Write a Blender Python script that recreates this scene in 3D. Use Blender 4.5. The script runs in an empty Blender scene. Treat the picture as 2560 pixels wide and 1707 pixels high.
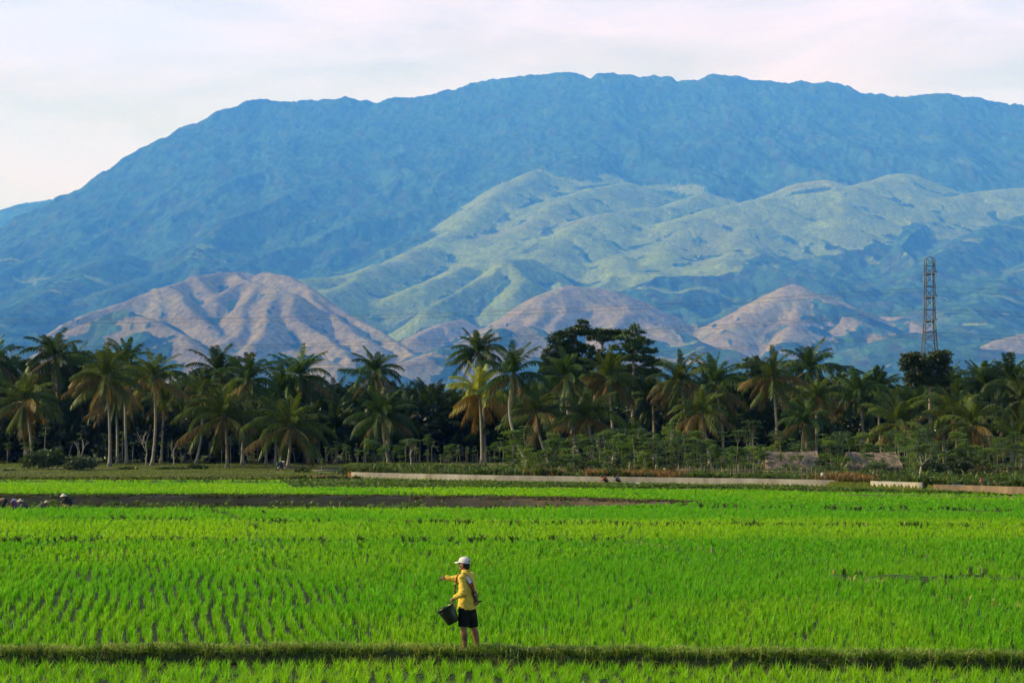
import bpy, bmesh, math, random
import numpy as np
from mathutils import Vector, Matrix

random.seed(7)
rng = np.random.default_rng(7)
scene = bpy.context.scene
COL = scene.collection

# ---------------------------------------------------------------- camera frame
F = 70.0 / 36.0 * 2560.0      # focal length in photograph pixels
CX, HY, CH = 1280.0, 1085.0, 4.1   # centre column, horizon row, eye height (m)


def W(px, py, Y):
    """world point at depth Y seen at that photograph pixel"""
    return Vector(((px - CX) / F * Y, Y, CH - (py - HY) / F * Y))


def XX(px, Y):
    return (px - CX) / F * Y


def DG(py, z=0.0):
    """depth at which height z sits on photograph row py"""
    return (CH - z) * F / (py - HY)


cam_d = bpy.data.cameras.new("camera")
cam = bpy.data.objects.new("camera", cam_d)
COL.objects.link(cam)
cam.location = (0, 0, CH)
cam.rotation_euler = (math.radians(90), 0, 0)
cam_d.lens = 70.0
cam_d.sensor_width = 36.0
cam_d.shift_y = (HY - 853.5) / 2560.0
cam_d.clip_start = 0.5
cam_d.clip_end = 90000
scene.camera = cam

# ---------------------------------------------------------------- object helpers


def tag(o, label=None, cat=None, group=None, kind=None):
    if label:
        o["label"] = label
    if cat:
        o["category"] = cat
    if group:
        o["group"] = group
    if kind:
        o["kind"] = kind
    return o


def empty(name, loc=(0, 0, 0), rz=0.0):
    o = bpy.data.objects.new(name, None)
    COL.objects.link(o)
    o.location = loc
    o.rotation_euler = (0, 0, rz)
    o.empty_display_size = 0.2
    return o


def link_mesh(name, me, mat=None, parent=None):
    o = bpy.data.objects.new(name, me)
    COL.objects.link(o)
    if mat is not None:
        me.materials.append(mat)
    if parent is not None:
        o.parent = parent
    return o


def raw_mesh(name, verts, tris=None, quads=None, col=None, smooth=False, extra=None):
    verts = np.ascontiguousarray(verts, dtype=np.float32).reshape(-1, 3)
    tris = np.zeros((0, 3), np.int32) if tris is None else np.asarray(tris, np.int32).reshape(-1, 3)
    quads = np.zeros((0, 4), np.int32) if quads is None else np.asarray(quads, np.int32).reshape(-1, 4)
    me = bpy.data.meshes.new(name)
    nt, nq = len(tris), len(quads)
    me.vertices.add(len(verts))
    me.vertices.foreach_set("co", verts.ravel())
    me.loops.add(nt * 3 + nq * 4)
    me.loops.foreach_set("vertex_index", np.concatenate([tris.ravel(), quads.ravel()]).astype(np.int32))
    me.polygons.add(nt + nq)
    me.polygons.foreach_set("loop_start", np.concatenate(
        [np.arange(nt) * 3, nt * 3 + np.arange(nq) * 4]).astype(np.int32))
    if smooth:
        me.polygons.foreach_set("use_smooth", np.ones(nt + nq, dtype=bool))
    if col is not None:
        c = np.ones((len(verts), 4), np.float32)
        c[:, :3] = col
        a = me.attributes.new("col", 'FLOAT_COLOR', 'POINT')
        a.data.foreach_set("color", c.ravel())
    me.update(calc_edges=True)
    return me


def np_obj(name, verts, tris=None, quads=None, mat=None, parent=None, col=None, smooth=False):
    return link_mesh(name, raw_mesh(name, verts, tris, quads, col, smooth), mat, parent)


def bm_obj(name, bm, mat=None, parent=None, smooth=True):
    me = bpy.data.meshes.new(name)
    bm.normal_update()
    bm.to_mesh(me)
    bm.free()
    if smooth:
        for p in me.polygons:
            p.use_smooth = True
    return link_mesh(name, me, mat, parent)


class MB:
    """collects numpy geometry with a colour per vertex"""

    def __init__(self):
        self.v, self.t, self.q, self.c, self.n = [], [], [], [], 0

    def add(self, v, t=None, q=None, c=(1, 1, 1)):
        v = np.asarray(v, np.float32).reshape(-1, 3)
        if t is not None and len(t):
            self.t.append(np.asarray(t, np.int64).reshape(-1, 3) + self.n)
        if q is not None and len(q):
            self.q.append(np.asarray(q, np.int64).reshape(-1, 4) + self.n)
        cc = np.empty((len(v), 3), np.float32)
        cc[:] = c
        self.c.append(cc)
        self.v.append(v)
        self.n += len(v)

    def box(self, c, s, rot=None, col=(1, 1, 1), taper=1.0):
        x, y, z = np.array(s) / 2.0
        v = np.array([[-x, -y, -z], [x, -y, -z], [x, y, -z], [-x, y, -z],
                      [-x * taper, -y * taper, z], [x * taper, -y * taper, z],
                      [x * taper, y * taper, z], [-x * taper, y * taper, z]])
        if rot is not None:
            v = v @ np.array(rot).T
        self.add(v + np.array(c), q=[[0, 3, 2, 1], [4, 5, 6, 7], [0, 1, 5, 4], [1, 2, 6, 5], [2, 3, 7, 6], [3, 0, 4, 7]], c=col)

    def tube(self, pts, rad, n=8, col=(1, 1, 1), cap=True, squash=None):
        pts = np.asarray(pts, float)
        m = len(pts)
        rad = np.broadcast_to(np.asarray(rad, float), (m,))
        d = np.gradient(pts, axis=0)
        d /= np.linalg.norm(d, axis=1, keepdims=True) + 1e-9
        ref = np.array([0.0, 0.0, 1.0]) if abs(d[0][2]) < 0.9 else np.array([1.0, 0.0, 0.0])
        vs = []
        ang = np.linspace(0, 2 * math.pi, n, endpoint=False)
        a = np.cross(d[0], ref)
        for i in range(m):
            a = a - d[i] * a.dot(d[i])
            a /= np.linalg.norm(a) + 1e-9
            b = np.cross(d[i], a)
            vs.append(pts[i] + rad[i] * (np.cos(ang)[:, None] * a + np.sin(ang)[:, None] * b))
        v = np.concatenate(vs)
        q = []
        for i in range(m - 1):
            for k in range(n):
                k2 = (k + 1) % n
                q.append([i * n + k, i * n + k2, (i + 1) * n + k2, (i + 1) * n + k])
        t = []
        if cap:
            v = np.concatenate([v, pts[:1], pts[-1:]])
            for k in range(n):
                k2 = (k + 1) % n
                t.append([m * n, k2, k])
                t.append([m * n + 1, (m - 1) * n + k, (m - 1) * n + k2])
        self.add(v, t=t, q=q, c=col)

    def ball(self, c, r, n=10, m=7, rot=None, col=(1, 1, 1)):
        th = np.linspace(0, math.pi, m)
        ph = np.linspace(0, 2 * math.pi, n, endpoint=False)
        v = np.array([[math.sin(a) * math.cos(b), math.sin(a) * math.sin(b), math.cos(a)] for a in th for b in ph])
        v = v * np.array(r)
        if rot is not None:
            v = v @ np.array(rot).T
        q = []
        for i in range(m - 1):
            for k in range(n):
                k2 = (k + 1) % n
                q.append([i * n + k, (i + 1) * n + k, (i + 1) * n + k2, i * n + k2])
        self.add(v + np.array(c), q=q, c=col)

    def lathe(self, prof, n=20, M=None, col=(1, 1, 1), sx=1.0, sy=1.0):
        """prof: (r, z) pairs"""
        ph = np.linspace(0, 2 * math.pi, n, endpoint=False)
        v = np.array([[r * math.cos(b) * sx, r * math.sin(b) * sy, z] for r, z in prof for b in ph])
        if M is not None:
            M = np.array(M)
            v = v @ M[:3, :3].T + M[:3, 3]
        q = []
        for i in range(len(prof) - 1):
            for k in range(n):
                k2 = (k + 1) % n
                q.append([i * n + k, i * n + k2, (i + 1) * n + k2, (i + 1) * n + k])
        self.add(v, q=q, c=col)

    def mesh(self, name, smooth=False):
        t = np.concatenate(self.t) if self.t else None
        q = np.concatenate(self.q) if self.q else None
        return raw_mesh(name, np.concatenate(self.v), t, q, np.concatenate(self.c), smooth)

    def obj(self, name, mat, parent=None, smooth=False):
        return link_mesh(name, self.mesh(name, smooth), mat, parent)


def remeshed(name, mb, voxel, mat, parent=None, smooth_it=4):
    """one continuous skin over overlapping shapes"""
    me = mb.mesh(name)
    o = link_mesh(name, me, mat, parent)
    r = o.modifiers.new("skin", 'REMESH')
    r.mode = 'VOXEL'
    r.voxel_size = voxel
    r.use_smooth_shade = True
    s = o.modifiers.new("soft", 'SMOOTH')
    s.factor = 0.5
    s.iterations = smooth_it
    dg = bpy.context.evaluated_depsgraph_get()
    new = bpy.data.meshes.new_from_object(o.evaluated_get(dg))
    o.modifiers.clear()
    new.materials.clear()
    new.materials.append(mat)
    old = o.data
    o.data = new
    new.name = name
    bpy.data.meshes.remove(old)
    return o


def copy_tree(o, parent=None):
    c = o.copy()
    COL.objects.link(c)
    if parent is not None:
        c.parent = parent
    for ch in list(o.children):
        copy_tree(ch, c)
    return c


# ---------------------------------------------------------------- noise


def _hash(ix, iy, seed):
    h = (ix.astype(np.int64) * 374761393 + iy.astype(np.int64) * 668265263 + seed * 974711) & 0x7fffffff
    h = ((h ^ (h >> 13)) * 1274126177) & 0x7fffffff
    return (h ^ (h >> 16)) & 0xffff


def vnoise(x, y, seed=0):
    x = np.asarray(x, np.float64)
    y = np.asarray(y, np.float64)
    ix, iy = np.floor(x), np.floor(y)
    fx, fy = x - ix, y - iy
    ux = fx * fx * fx * (fx * (fx * 6 - 15) + 10)
    uy = fy * fy * fy * (fy * (fy * 6 - 15) + 10)

    def g(ax, ay):
        a = _hash(ix + ax, iy + ay, seed) / 65536.0 * 2 * math.pi
        return np.cos(a) * (fx - ax) + np.sin(a) * (fy - ay)
    n = (g(0, 0) * (1 - ux) + g(1, 0) * ux) * (1 - uy) + (g(0, 1) * (1 - ux) + g(1, 1) * ux) * uy
    return n * 1.4


def fbm(x, y, seed=0, o=4, gain=0.5):
    s, a = 0.0, 1.0
    for i in range(o):
        s = s + a * vnoise(x * 2 ** i, y * 2 ** i, seed + i * 17)
        a *= gain
    return s


def ridged(x, y, seed=0, o=3, gain=0.5):
    s, a = 0.0, 1.0
    for i in range(o):
        s = s + a * (1 - np.abs(vnoise(x * 2 ** i, y * 2 ** i, seed + i * 31)) * 2)
        a *= gain
    return s


def worley(x, y, seed=0):
    ix, iy = np.floor(x), np.floor(y)
    best = np.full(np.shape(x), 9.0)
    cid = np.zeros(np.shape(x))
    for ax in (-1, 0, 1):
        for ay in (-1, 0, 1):
            cx, cy = ix + ax, iy + ay
            jx = cx + 0.1 + 0.8 * _hash(cx, cy, seed) / 65536.0
            jy = cy + 0.1 + 0.8 * _hash(cx, cy, seed + 91) / 65536.0
            d = (x - jx) ** 2 + (y - jy) ** 2
            m = d < best
            best = np.where(m, d, best)
            cid = np.where(m, _hash(cx, cy, seed + 7) / 65536.0, cid)
    return np.sqrt(best), cid


def sstep(a, b, x):
    t = np.clip((x - a) / (b - a), 0, 1)
    return t * t * (3 - 2 * t)


# ---------------------------------------------------------------- materials
MATS = {}


def new_mat(name):
    m = bpy.data.materials.new(name)
    m.use_nodes = True
    nt = m.node_tree
    nt.nodes.clear()
    out = nt.nodes.new("ShaderNodeOutputMaterial")
    MATS[name] = m
    return m, nt, out


def N(nt, typ, **kw):
    n = nt.nodes.new(typ)
    for k, v in kw.items():
        if k in n.inputs:
            n.inputs[k].default_value = v
        else:
            setattr(n, k, v)
    return n


def leaf_mat(name, trans=0.35, gloss=0.06, rough=0.45, ttint=(1.25, 1.15, 0.55), vary=0.25, mult=1.0):
    """foliage: vertex colour, some light through the leaf, a weak sheen"""
    m, nt, out = new_mat(name)
    L = nt.links.new
    at = N(nt, "ShaderNodeAttribute", attribute_name="col")
    oi = N(nt, "ShaderNodeObjectInfo")
    mr = N(nt, "ShaderNodeMapRange")
    mr.inputs[3].default_value = (1.0 - vary) * mult
    mr.inputs[4].default_value = (1.0 + vary) * mult
    L(oi.outputs["Random"], mr.inputs[0])
    sc = N(nt, "ShaderNodeVectorMath", operation='SCALE')
    L(at.outputs["Color"], sc.inputs[0])
    L(mr.outputs[0], sc.inputs["Scale"])
    tt = N(nt, "ShaderNodeVectorMath", operation='MULTIPLY')
    L(sc.outputs[0], tt.inputs[0])
    tt.inputs[1].default_value = ttint
    d = N(nt, "ShaderNodeBsdfDiffuse")
    L(sc.outputs[0], d.inputs["Color"])
    t = N(nt, "ShaderNodeBsdfTranslucent")
    L(tt.outputs[0], t.inputs["Color"])
    mx = N(nt, "ShaderNodeMixShader")
    mx.inputs[0].default_value = trans
    L(d.outputs[0], mx.inputs[1])
    L(t.outputs[0], mx.inputs[2])
    g = N(nt, "ShaderNodeBsdfGlossy")
    g.inputs["Roughness"].default_value = rough
    g.inputs["Color"].default_value = (0.9, 0.95, 0.85, 1)
    m2 = N(nt, "ShaderNodeMixShader")
    m2.inputs[0].default_value = gloss
    L(mx.outputs[0], m2.inputs[1])
    L(g.outputs[0], m2.inputs[2])
    L(m2.outputs[0], out.inputs["Surface"])
    return m


def surf_mat(name, color, rough=0.8, noise=0.25, scale=3.0, use_col=False, bump=0.0, bump_scale=20.0, spec=0.3,
             color2=None, metallic=0.0, stretch=(1, 1, 1)):
    """weathered solid surface: two tones mixed by noise, fine bump"""
    m, nt, out = new_mat(name)
    L = nt.links.new
    p = N(nt, "ShaderNodeBsdfPrincipled")
    p.inputs["Roughness"].default_value = rough
    p.inputs["Metallic"].default_value = metallic
    p.inputs["Specular IOR Level"].default_value = spec
    tc = N(nt, "ShaderNodeTexCoord")
    mp = N(nt, "ShaderNodeMapping")
    mp.inputs["Scale"].default_value = stretch
    L(tc.outputs["Object"], mp.inputs[0])
    nz = N(nt, "ShaderNodeTexNoise")
    nz.inputs["Scale"].default_value = scale
    nz.inputs["Detail"].default_value = 6
    nz.inputs["Roughness"].default_value = 0.65
    L(mp.outputs[0], nz.inputs["Vector"])
    ramp = N(nt, "ShaderNodeMapRange")
    ramp.inputs[1].default_value = 0.3
    ramp.inputs[2].default_value = 0.7
    L(nz.outputs["Fac"], ramp.inputs[0])
    mix = N(nt, "ShaderNodeMix", data_type='RGBA')
    c1 = tuple(color) + (1,)
    c2 = tuple(color2) + (1,) if color2 else tuple(c * (1 - noise) for c in color) + (1,)
    mix.inputs[6].default_value = c2
    mix.inputs[7].default_value = c1
    L(ramp.outputs[0], mix.inputs[0])
    last = mix.outputs[2]
    if use_col:
        at = N(nt, "ShaderNodeAttribute", attribute_name="col")
        mu = N(nt, "ShaderNodeMix", data_type='RGBA', blend_type='MULTIPLY')
        mu.inputs[0].default_value = 1
        L(last, mu.inputs[6])
        L(at.outputs["Color"], mu.inputs[7])
        last = mu.outputs[2]
    L(last, p.inputs["Base Color"])
    if bump > 0:
        n2 = N(nt, "ShaderNodeTexNoise")
        n2.inputs["Scale"].default_value = bump_scale
        n2.inputs["Detail"].default_value = 4
        L(mp.outputs[0], n2.inputs["Vector"])
        b = N(nt, "ShaderNodeBump")
        b.inputs["Strength"].default_value = 0.6
        b.inputs["Distance"].default_value = bump
        L(n2.outputs["Fac"], b.inputs["Height"])
        L(b.outputs[0], p.inputs["Normal"])
    L(p.outputs[0], out.inputs["Surface"])
    return m


# ---------------------------------------------------------------- sky, sun, air
SUN_EL, SUN_AZ = math.radians(30), math.radians(-5)   # from the left, a touch beyond the subject
sun_dir = Vector((-math.cos(SUN_EL) * math.cos(SUN_AZ), -math.cos(SUN_EL) * math.sin(SUN_AZ), math.sin(SUN_EL)))
sd = bpy.data.lights.new("sun", 'SUN')
sd.energy = 5.0
sd.angle = math.radians(0.5)
sd.color = (1.0, 0.94, 0.84)
so = bpy.data.objects.new("sun", sd)
COL.objects.link(so)
so.rotation_euler = sun_dir.to_track_quat('Z', 'Y').to_euler()
so.location = (-60, -20, 60)

world = bpy.data.worlds.new("World")
scene.world = world
world.use_nodes = True
wn = world.node_tree
wn.nodes.clear()
wo = wn.nodes.new("ShaderNodeOutputWorld")
bg = wn.nodes.new("ShaderNodeBackground")
bg.inputs["Strength"].default_value = 0.15
sky = wn.nodes.new("ShaderNodeTexSky")
sky.sky_type = 'NISHITA'
sky.sun_disc = False
sky.sun_elevation = SUN_EL
sky.sun_rotation = math.atan2(sun_dir.x, sun_dir.y)
sky.air_density = 1.0
sky.dust_density = 1.0
tc = wn.nodes.new("ShaderNodeTexCoord")
sep = wn.nodes.new("ShaderNodeSeparateXYZ")
WL = wn.links.new
WL(tc.outputs["Generated"], sep.inputs[0])


def wmath(op, a, b=None, c=None):
    n = wn.nodes.new("ShaderNodeMath")
    n.operation = op
    for i, v in enumerate((a, b, c)):
        if v is None:
            continue
        if isinstance(v, (int, float)):
            n.inputs[i].default_value = v
        else:
            WL(v, n.inputs[i])
    return n.outputs[0]


# flat cloud deck: project the view direction on a plane overhead
zc = wmath('MAXIMUM', sep.outputs[2], 0.02)
zc = wmath('ADD', zc, 0.16)
comb = wn.nodes.new("ShaderNodeCombineXYZ")
WL(wmath('DIVIDE', sep.outputs[0], zc), comb.inputs[0])
WL(wmath('DIVIDE', sep.outputs[1], zc), comb.inputs[1])
mp = wn.nodes.new("ShaderNodeMapping")
mp.inputs["Scale"].default_value = (1.0, 1.3, 1.0)
mp.inputs["Rotation"].default_value = (0, 0, 0.5)
WL(comb.outputs[0], mp.inputs[0])
n1 = wn.nodes.new("ShaderNodeTexNoise")
n1.inputs["Scale"].default_value = 2.3
n1.inputs["Detail"].default_value = 8
n1.inputs["Roughness"].default_value = 0.58
n1.inputs["Distortion"].default_value = 0.5
WL(mp.outputs[0], n1.inputs["Vector"])
n2 = wn.nodes.new("ShaderNodeTexNoise")
n2.inputs["Scale"].default_value = 1.1
n2.inputs["Detail"].default_value = 3
WL(mp.outputs[0], n2.inputs["Vector"])
# cloud cover: nearly closed low over the mountains, open towards the zenith and behind
low = wn.nodes.new("ShaderNodeMapRange")
low.inputs[1].default_value = 0.25
low.inputs[2].default_value = 0.70
low.inputs[3].default_value = 1.0
low.inputs[4].default_value = 0.0
WL(sep.outputs[2], low.inputs[0])
fwd = wn.nodes.new("ShaderNodeMapRange")
fwd.inputs[1].default_value = -0.1
fwd.inputs[2].default_value = 0.75
WL(sep.outputs[1], fwd.inputs[0])
cover = wmath('MULTIPLY', low.outputs[0], fwd.outputs[0])
dens = wn.nodes.new("ShaderNodeMapRange")
dens.inputs[1].default_value = 0.30
dens.inputs[2].default_value = 0.58
WL(n1.outputs["Fac"], dens.inputs[0])
dens2 = wmath('MULTIPLY_ADD', dens.outputs[0], 0.50, 0.50)
fac = wmath('MULTIPLY', cover, dens2)
cm = wn.nodes.new("ShaderNodeMix")
cm.data_type = 'RGBA'
cm.inputs[6].default_value = (5.1, 5.65, 13.0, 1)
cm.inputs[7].default_value = (6.1, 5.75, 12.0, 1)
r2 = wn.nodes.new("ShaderNodeMapRange")
r2.inputs[1].default_value = 0.40
r2.inputs[2].default_value = 0.62
WL(n2.outputs["Fac"], r2.inputs[0])
WL(r2.outputs[0], cm.inputs[0])
skm = wn.nodes.new("ShaderNodeMix")
skm.data_type = 'RGBA'
WL(fac, skm.inputs[0])
WL(sky.outputs[0], skm.inputs[6])
hzn = wn.nodes.new("ShaderNodeMapRange")
hzn.inputs[1].default_value, hzn.inputs[2].default_value = 0.22, 0.08
hzn.inputs[3].default_value, hzn.inputs[4].default_value = 0.0, 1.0
WL(sep.outputs[2], hzn.inputs[0])
tint = wn.nodes.new("ShaderNodeMix")
tint.data_type = 'RGBA'
tint.blend_type = 'MULTIPLY'
WL(hzn.outputs[0], tint.inputs[0])
WL(cm.outputs[2], tint.inputs[6])
tint.inputs[7].default_value = (1.03, 0.99, 1.22, 1)
WL(tint.outputs[2], skm.inputs[7])
WL(skm.outputs[2], bg.inputs["Color"])
WL(bg.outputs[0], wo.inputs["Surface"])

scene.view_settings.view_transform = 'Standard'
scene.view_settings.look = 'None'
scene.view_settings.exposure = 0.17
scene.view_settings.gamma = 1.0
scene.cycles.use_denoising = True
scene.cycles.max_bounces = 6
scene.cycles.diffuse_bounces = 3
scene.cycles.glossy_bounces = 2
scene.cycles.transmission_bounces = 4
scene.cycles.volume_bounces = 2
scene.cycles.transparent_max_bounces = 8

# the air between here and the mountains: one closed box of even density
HX, HYB, HYE, HZB, HZT = 22000.0, -600.0, 34800.0, -3.0, 5460.0
hz = MB()
hz.box(((0), (HYB + HYE) / 2, (HZB + HZT) / 2), (2 * HX, HYE - HYB, HZT - HZB))
m, nt, out = new_mat("haze_air")
pv = N(nt, "ShaderNodeVolumePrincipled")
pv.inputs["Color"].default_value = (0.06, 0.25, 1.0, 1)
pv.inputs["Density"].default_value = 6.2e-5
pv.inputs["Anisotropy"].default_value = 0.0
pv.inputs["Absorption Color"].default_value = (1, 1, 1, 1)
nt.links.new(pv.outputs[0], out.inputs["Volume"])
hz_o = hz.obj("haze", m)
tag(hz_o, kind="stuff")
# ================================================================ mountains and foothills
KM = 3.2            # ground metres per drawing unit of the relief: the range stands 29 km off
U0, U1, NU = -0.36, 0.36, 1180
NYR, YA, YB = 1150, 1150.0, 10800.0
uu = np.linspace(U0, U1, NU)
yy = YA * (YB / YA) ** np.linspace(0, 1, NYR)
UG, YG = np.meshgrid(uu, yy)
XG = UG * YG
PXG = UG * F + CX


def interp_crest(pts):
    a = np.array(pts, float)
    return np.interp(PXG[0], a[:, 0], a[:, 1])


main_crest = [(-700, 760), (-300, 680), (0, 572), (40, 548), (140, 503), (200, 480), (300, 405), (400, 355), (500, 305),
              (560, 280), (620, 258), (650, 253), (690, 258), (740, 262), (780, 253), (860, 250), (900, 255), (935, 261),
              (980, 250), (1060, 245), (1130, 228), (1200, 207), (1240, 203), (1290, 199), (1330, 192), (1400, 183), (1435, 188),
              (1475, 202), (1492, 190), (1530, 187), (1600, 197), (1660, 192), (1683, 197), (1692, 206), (1740, 203), (1785, 189),
              (1850, 198), (1960, 212), (2040, 208), (2100, 213), (2160, 236), (2250, 245), (2340, 236), (2430, 248),
              (2510, 262), (2560, 268), (2700, 300), (3100, 420)]
cp = interp_crest(main_crest)
Yc = np.interp(PXG[0], [-700, 0, 140, 650, 1300, 1700, 2560, 3100], [6600, 7000, 7300, 8600, 9100, 9100, 8800, 8300])
Yc = Yc + 60 * fbm(PXG[0] / 260, PXG[0] * 0, 3, 3)
ZC = CH + (HY - cp) / F * Yc
YF, ZF = 1900.0, 14.0
tt = (Yc[None, :] - YG) / (Yc[None, :] - YF)
tc_ = np.clip(tt, 0, 1)
g = (1 - tc_) ** 1.92
ker = np.hanning(141)
ker /= ker.sum()
ZS = np.convolve(np.pad(ZC, 70, 'edge'), ker, 'valid')
# ribs and gullies that run down the face
wx = XG + 260 * fbm(XG / 1500, YG / 1500, 5, 3)
rib = ridged(wx / 720, YG / 2600, 11, 3, 0.55) - 1.0
rib2 = ridged(wx / 260 + 9, YG / 800, 23, 2, 0.5) - 0.8
env = np.clip(tc_ * 3.0, 0, 1) * np.clip((1 - tc_) * 2.4, 0, 1)
h = ZF + (ZS[None, :] - ZF) * g + env * (62 * rib + 9 * rib2)
h = h + (ZC - ZS)[None, :] * np.exp(-np.abs(YG - Yc[None, :]) / (140 + 60 * vnoise(XG / 300, YG / 300, 8)))
h = h + 5 * fbm(XG / 170, YG / 300, 41, 4) * np.clip((1 - tc_) * 4, 0, 1) * np.clip(tc_ * 8, 0, 1)
back = tt < 0
h = np.where(back, ZC[None, :] - (YG - Yc[None, :]) * 0.42, h)
h = np.where(tt > 1, ZF * np.clip((YG - YA) / (YF - YA), 0, 1) + 1.5 * fbm(XG / 120, YG / 120, 4, 2), h)
crest_w = np.clip(1 - np.abs(YG - Yc[None, :]) / 220.0, 0, 1)
h = h + crest_w * 9 * fbm(XG / 70, YG / 200, 77, 3)

FOREST, GREEN, BROWN, MIXED = 0, 1, 2, 3
owner = np.zeros(h.shape, np.int8)      # 0 mountain, 1 green hills, 2 brown hills
cover = np.zeros(h.shape, np.int8)
dist_r = np.full(h.shape, 1e4)

# open grass on the face itself, below a ragged forest edge
edge_px = [1000, 1180, 1330, 1420, 1520, 1600, 1700, 1760, 1830, 1900, 1960, 2010, 2060, 2110, 2150, 2250, 2330, 2400, 2480, 2560, 3000]
edge_y = [5300, 6200, 7150, 7150, 7080, 7200, 7200, 7060, 6850, 6800, 7050, 7000, 6750, 6850, 7100, 7180, 7100, 6950, 6880, 6900, 6900]
low_px = [1000, 1180, 1400, 1550, 1700, 1850, 1950, 2000, 2060, 2150, 2250, 2350, 2450, 2560, 3000]
low_y = [5300, 5200, 5050, 5050, 5100, 5350, 5900, 5950, 6100, 6350, 6550, 6600, 6650, 6700, 6800]
eY = np.interp(PXG, edge_px, edge_y) + 150 * fbm(XG / 200, YG / 200, 51, 5)
lY = np.interp(PXG, low_px, low_y) + 200 * fbm(XG / 300, YG / 300, 52, 4)
gm = (YG < eY) & (YG > lY) & (PXG > 1010)
cover[gm] = GREEN

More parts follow.
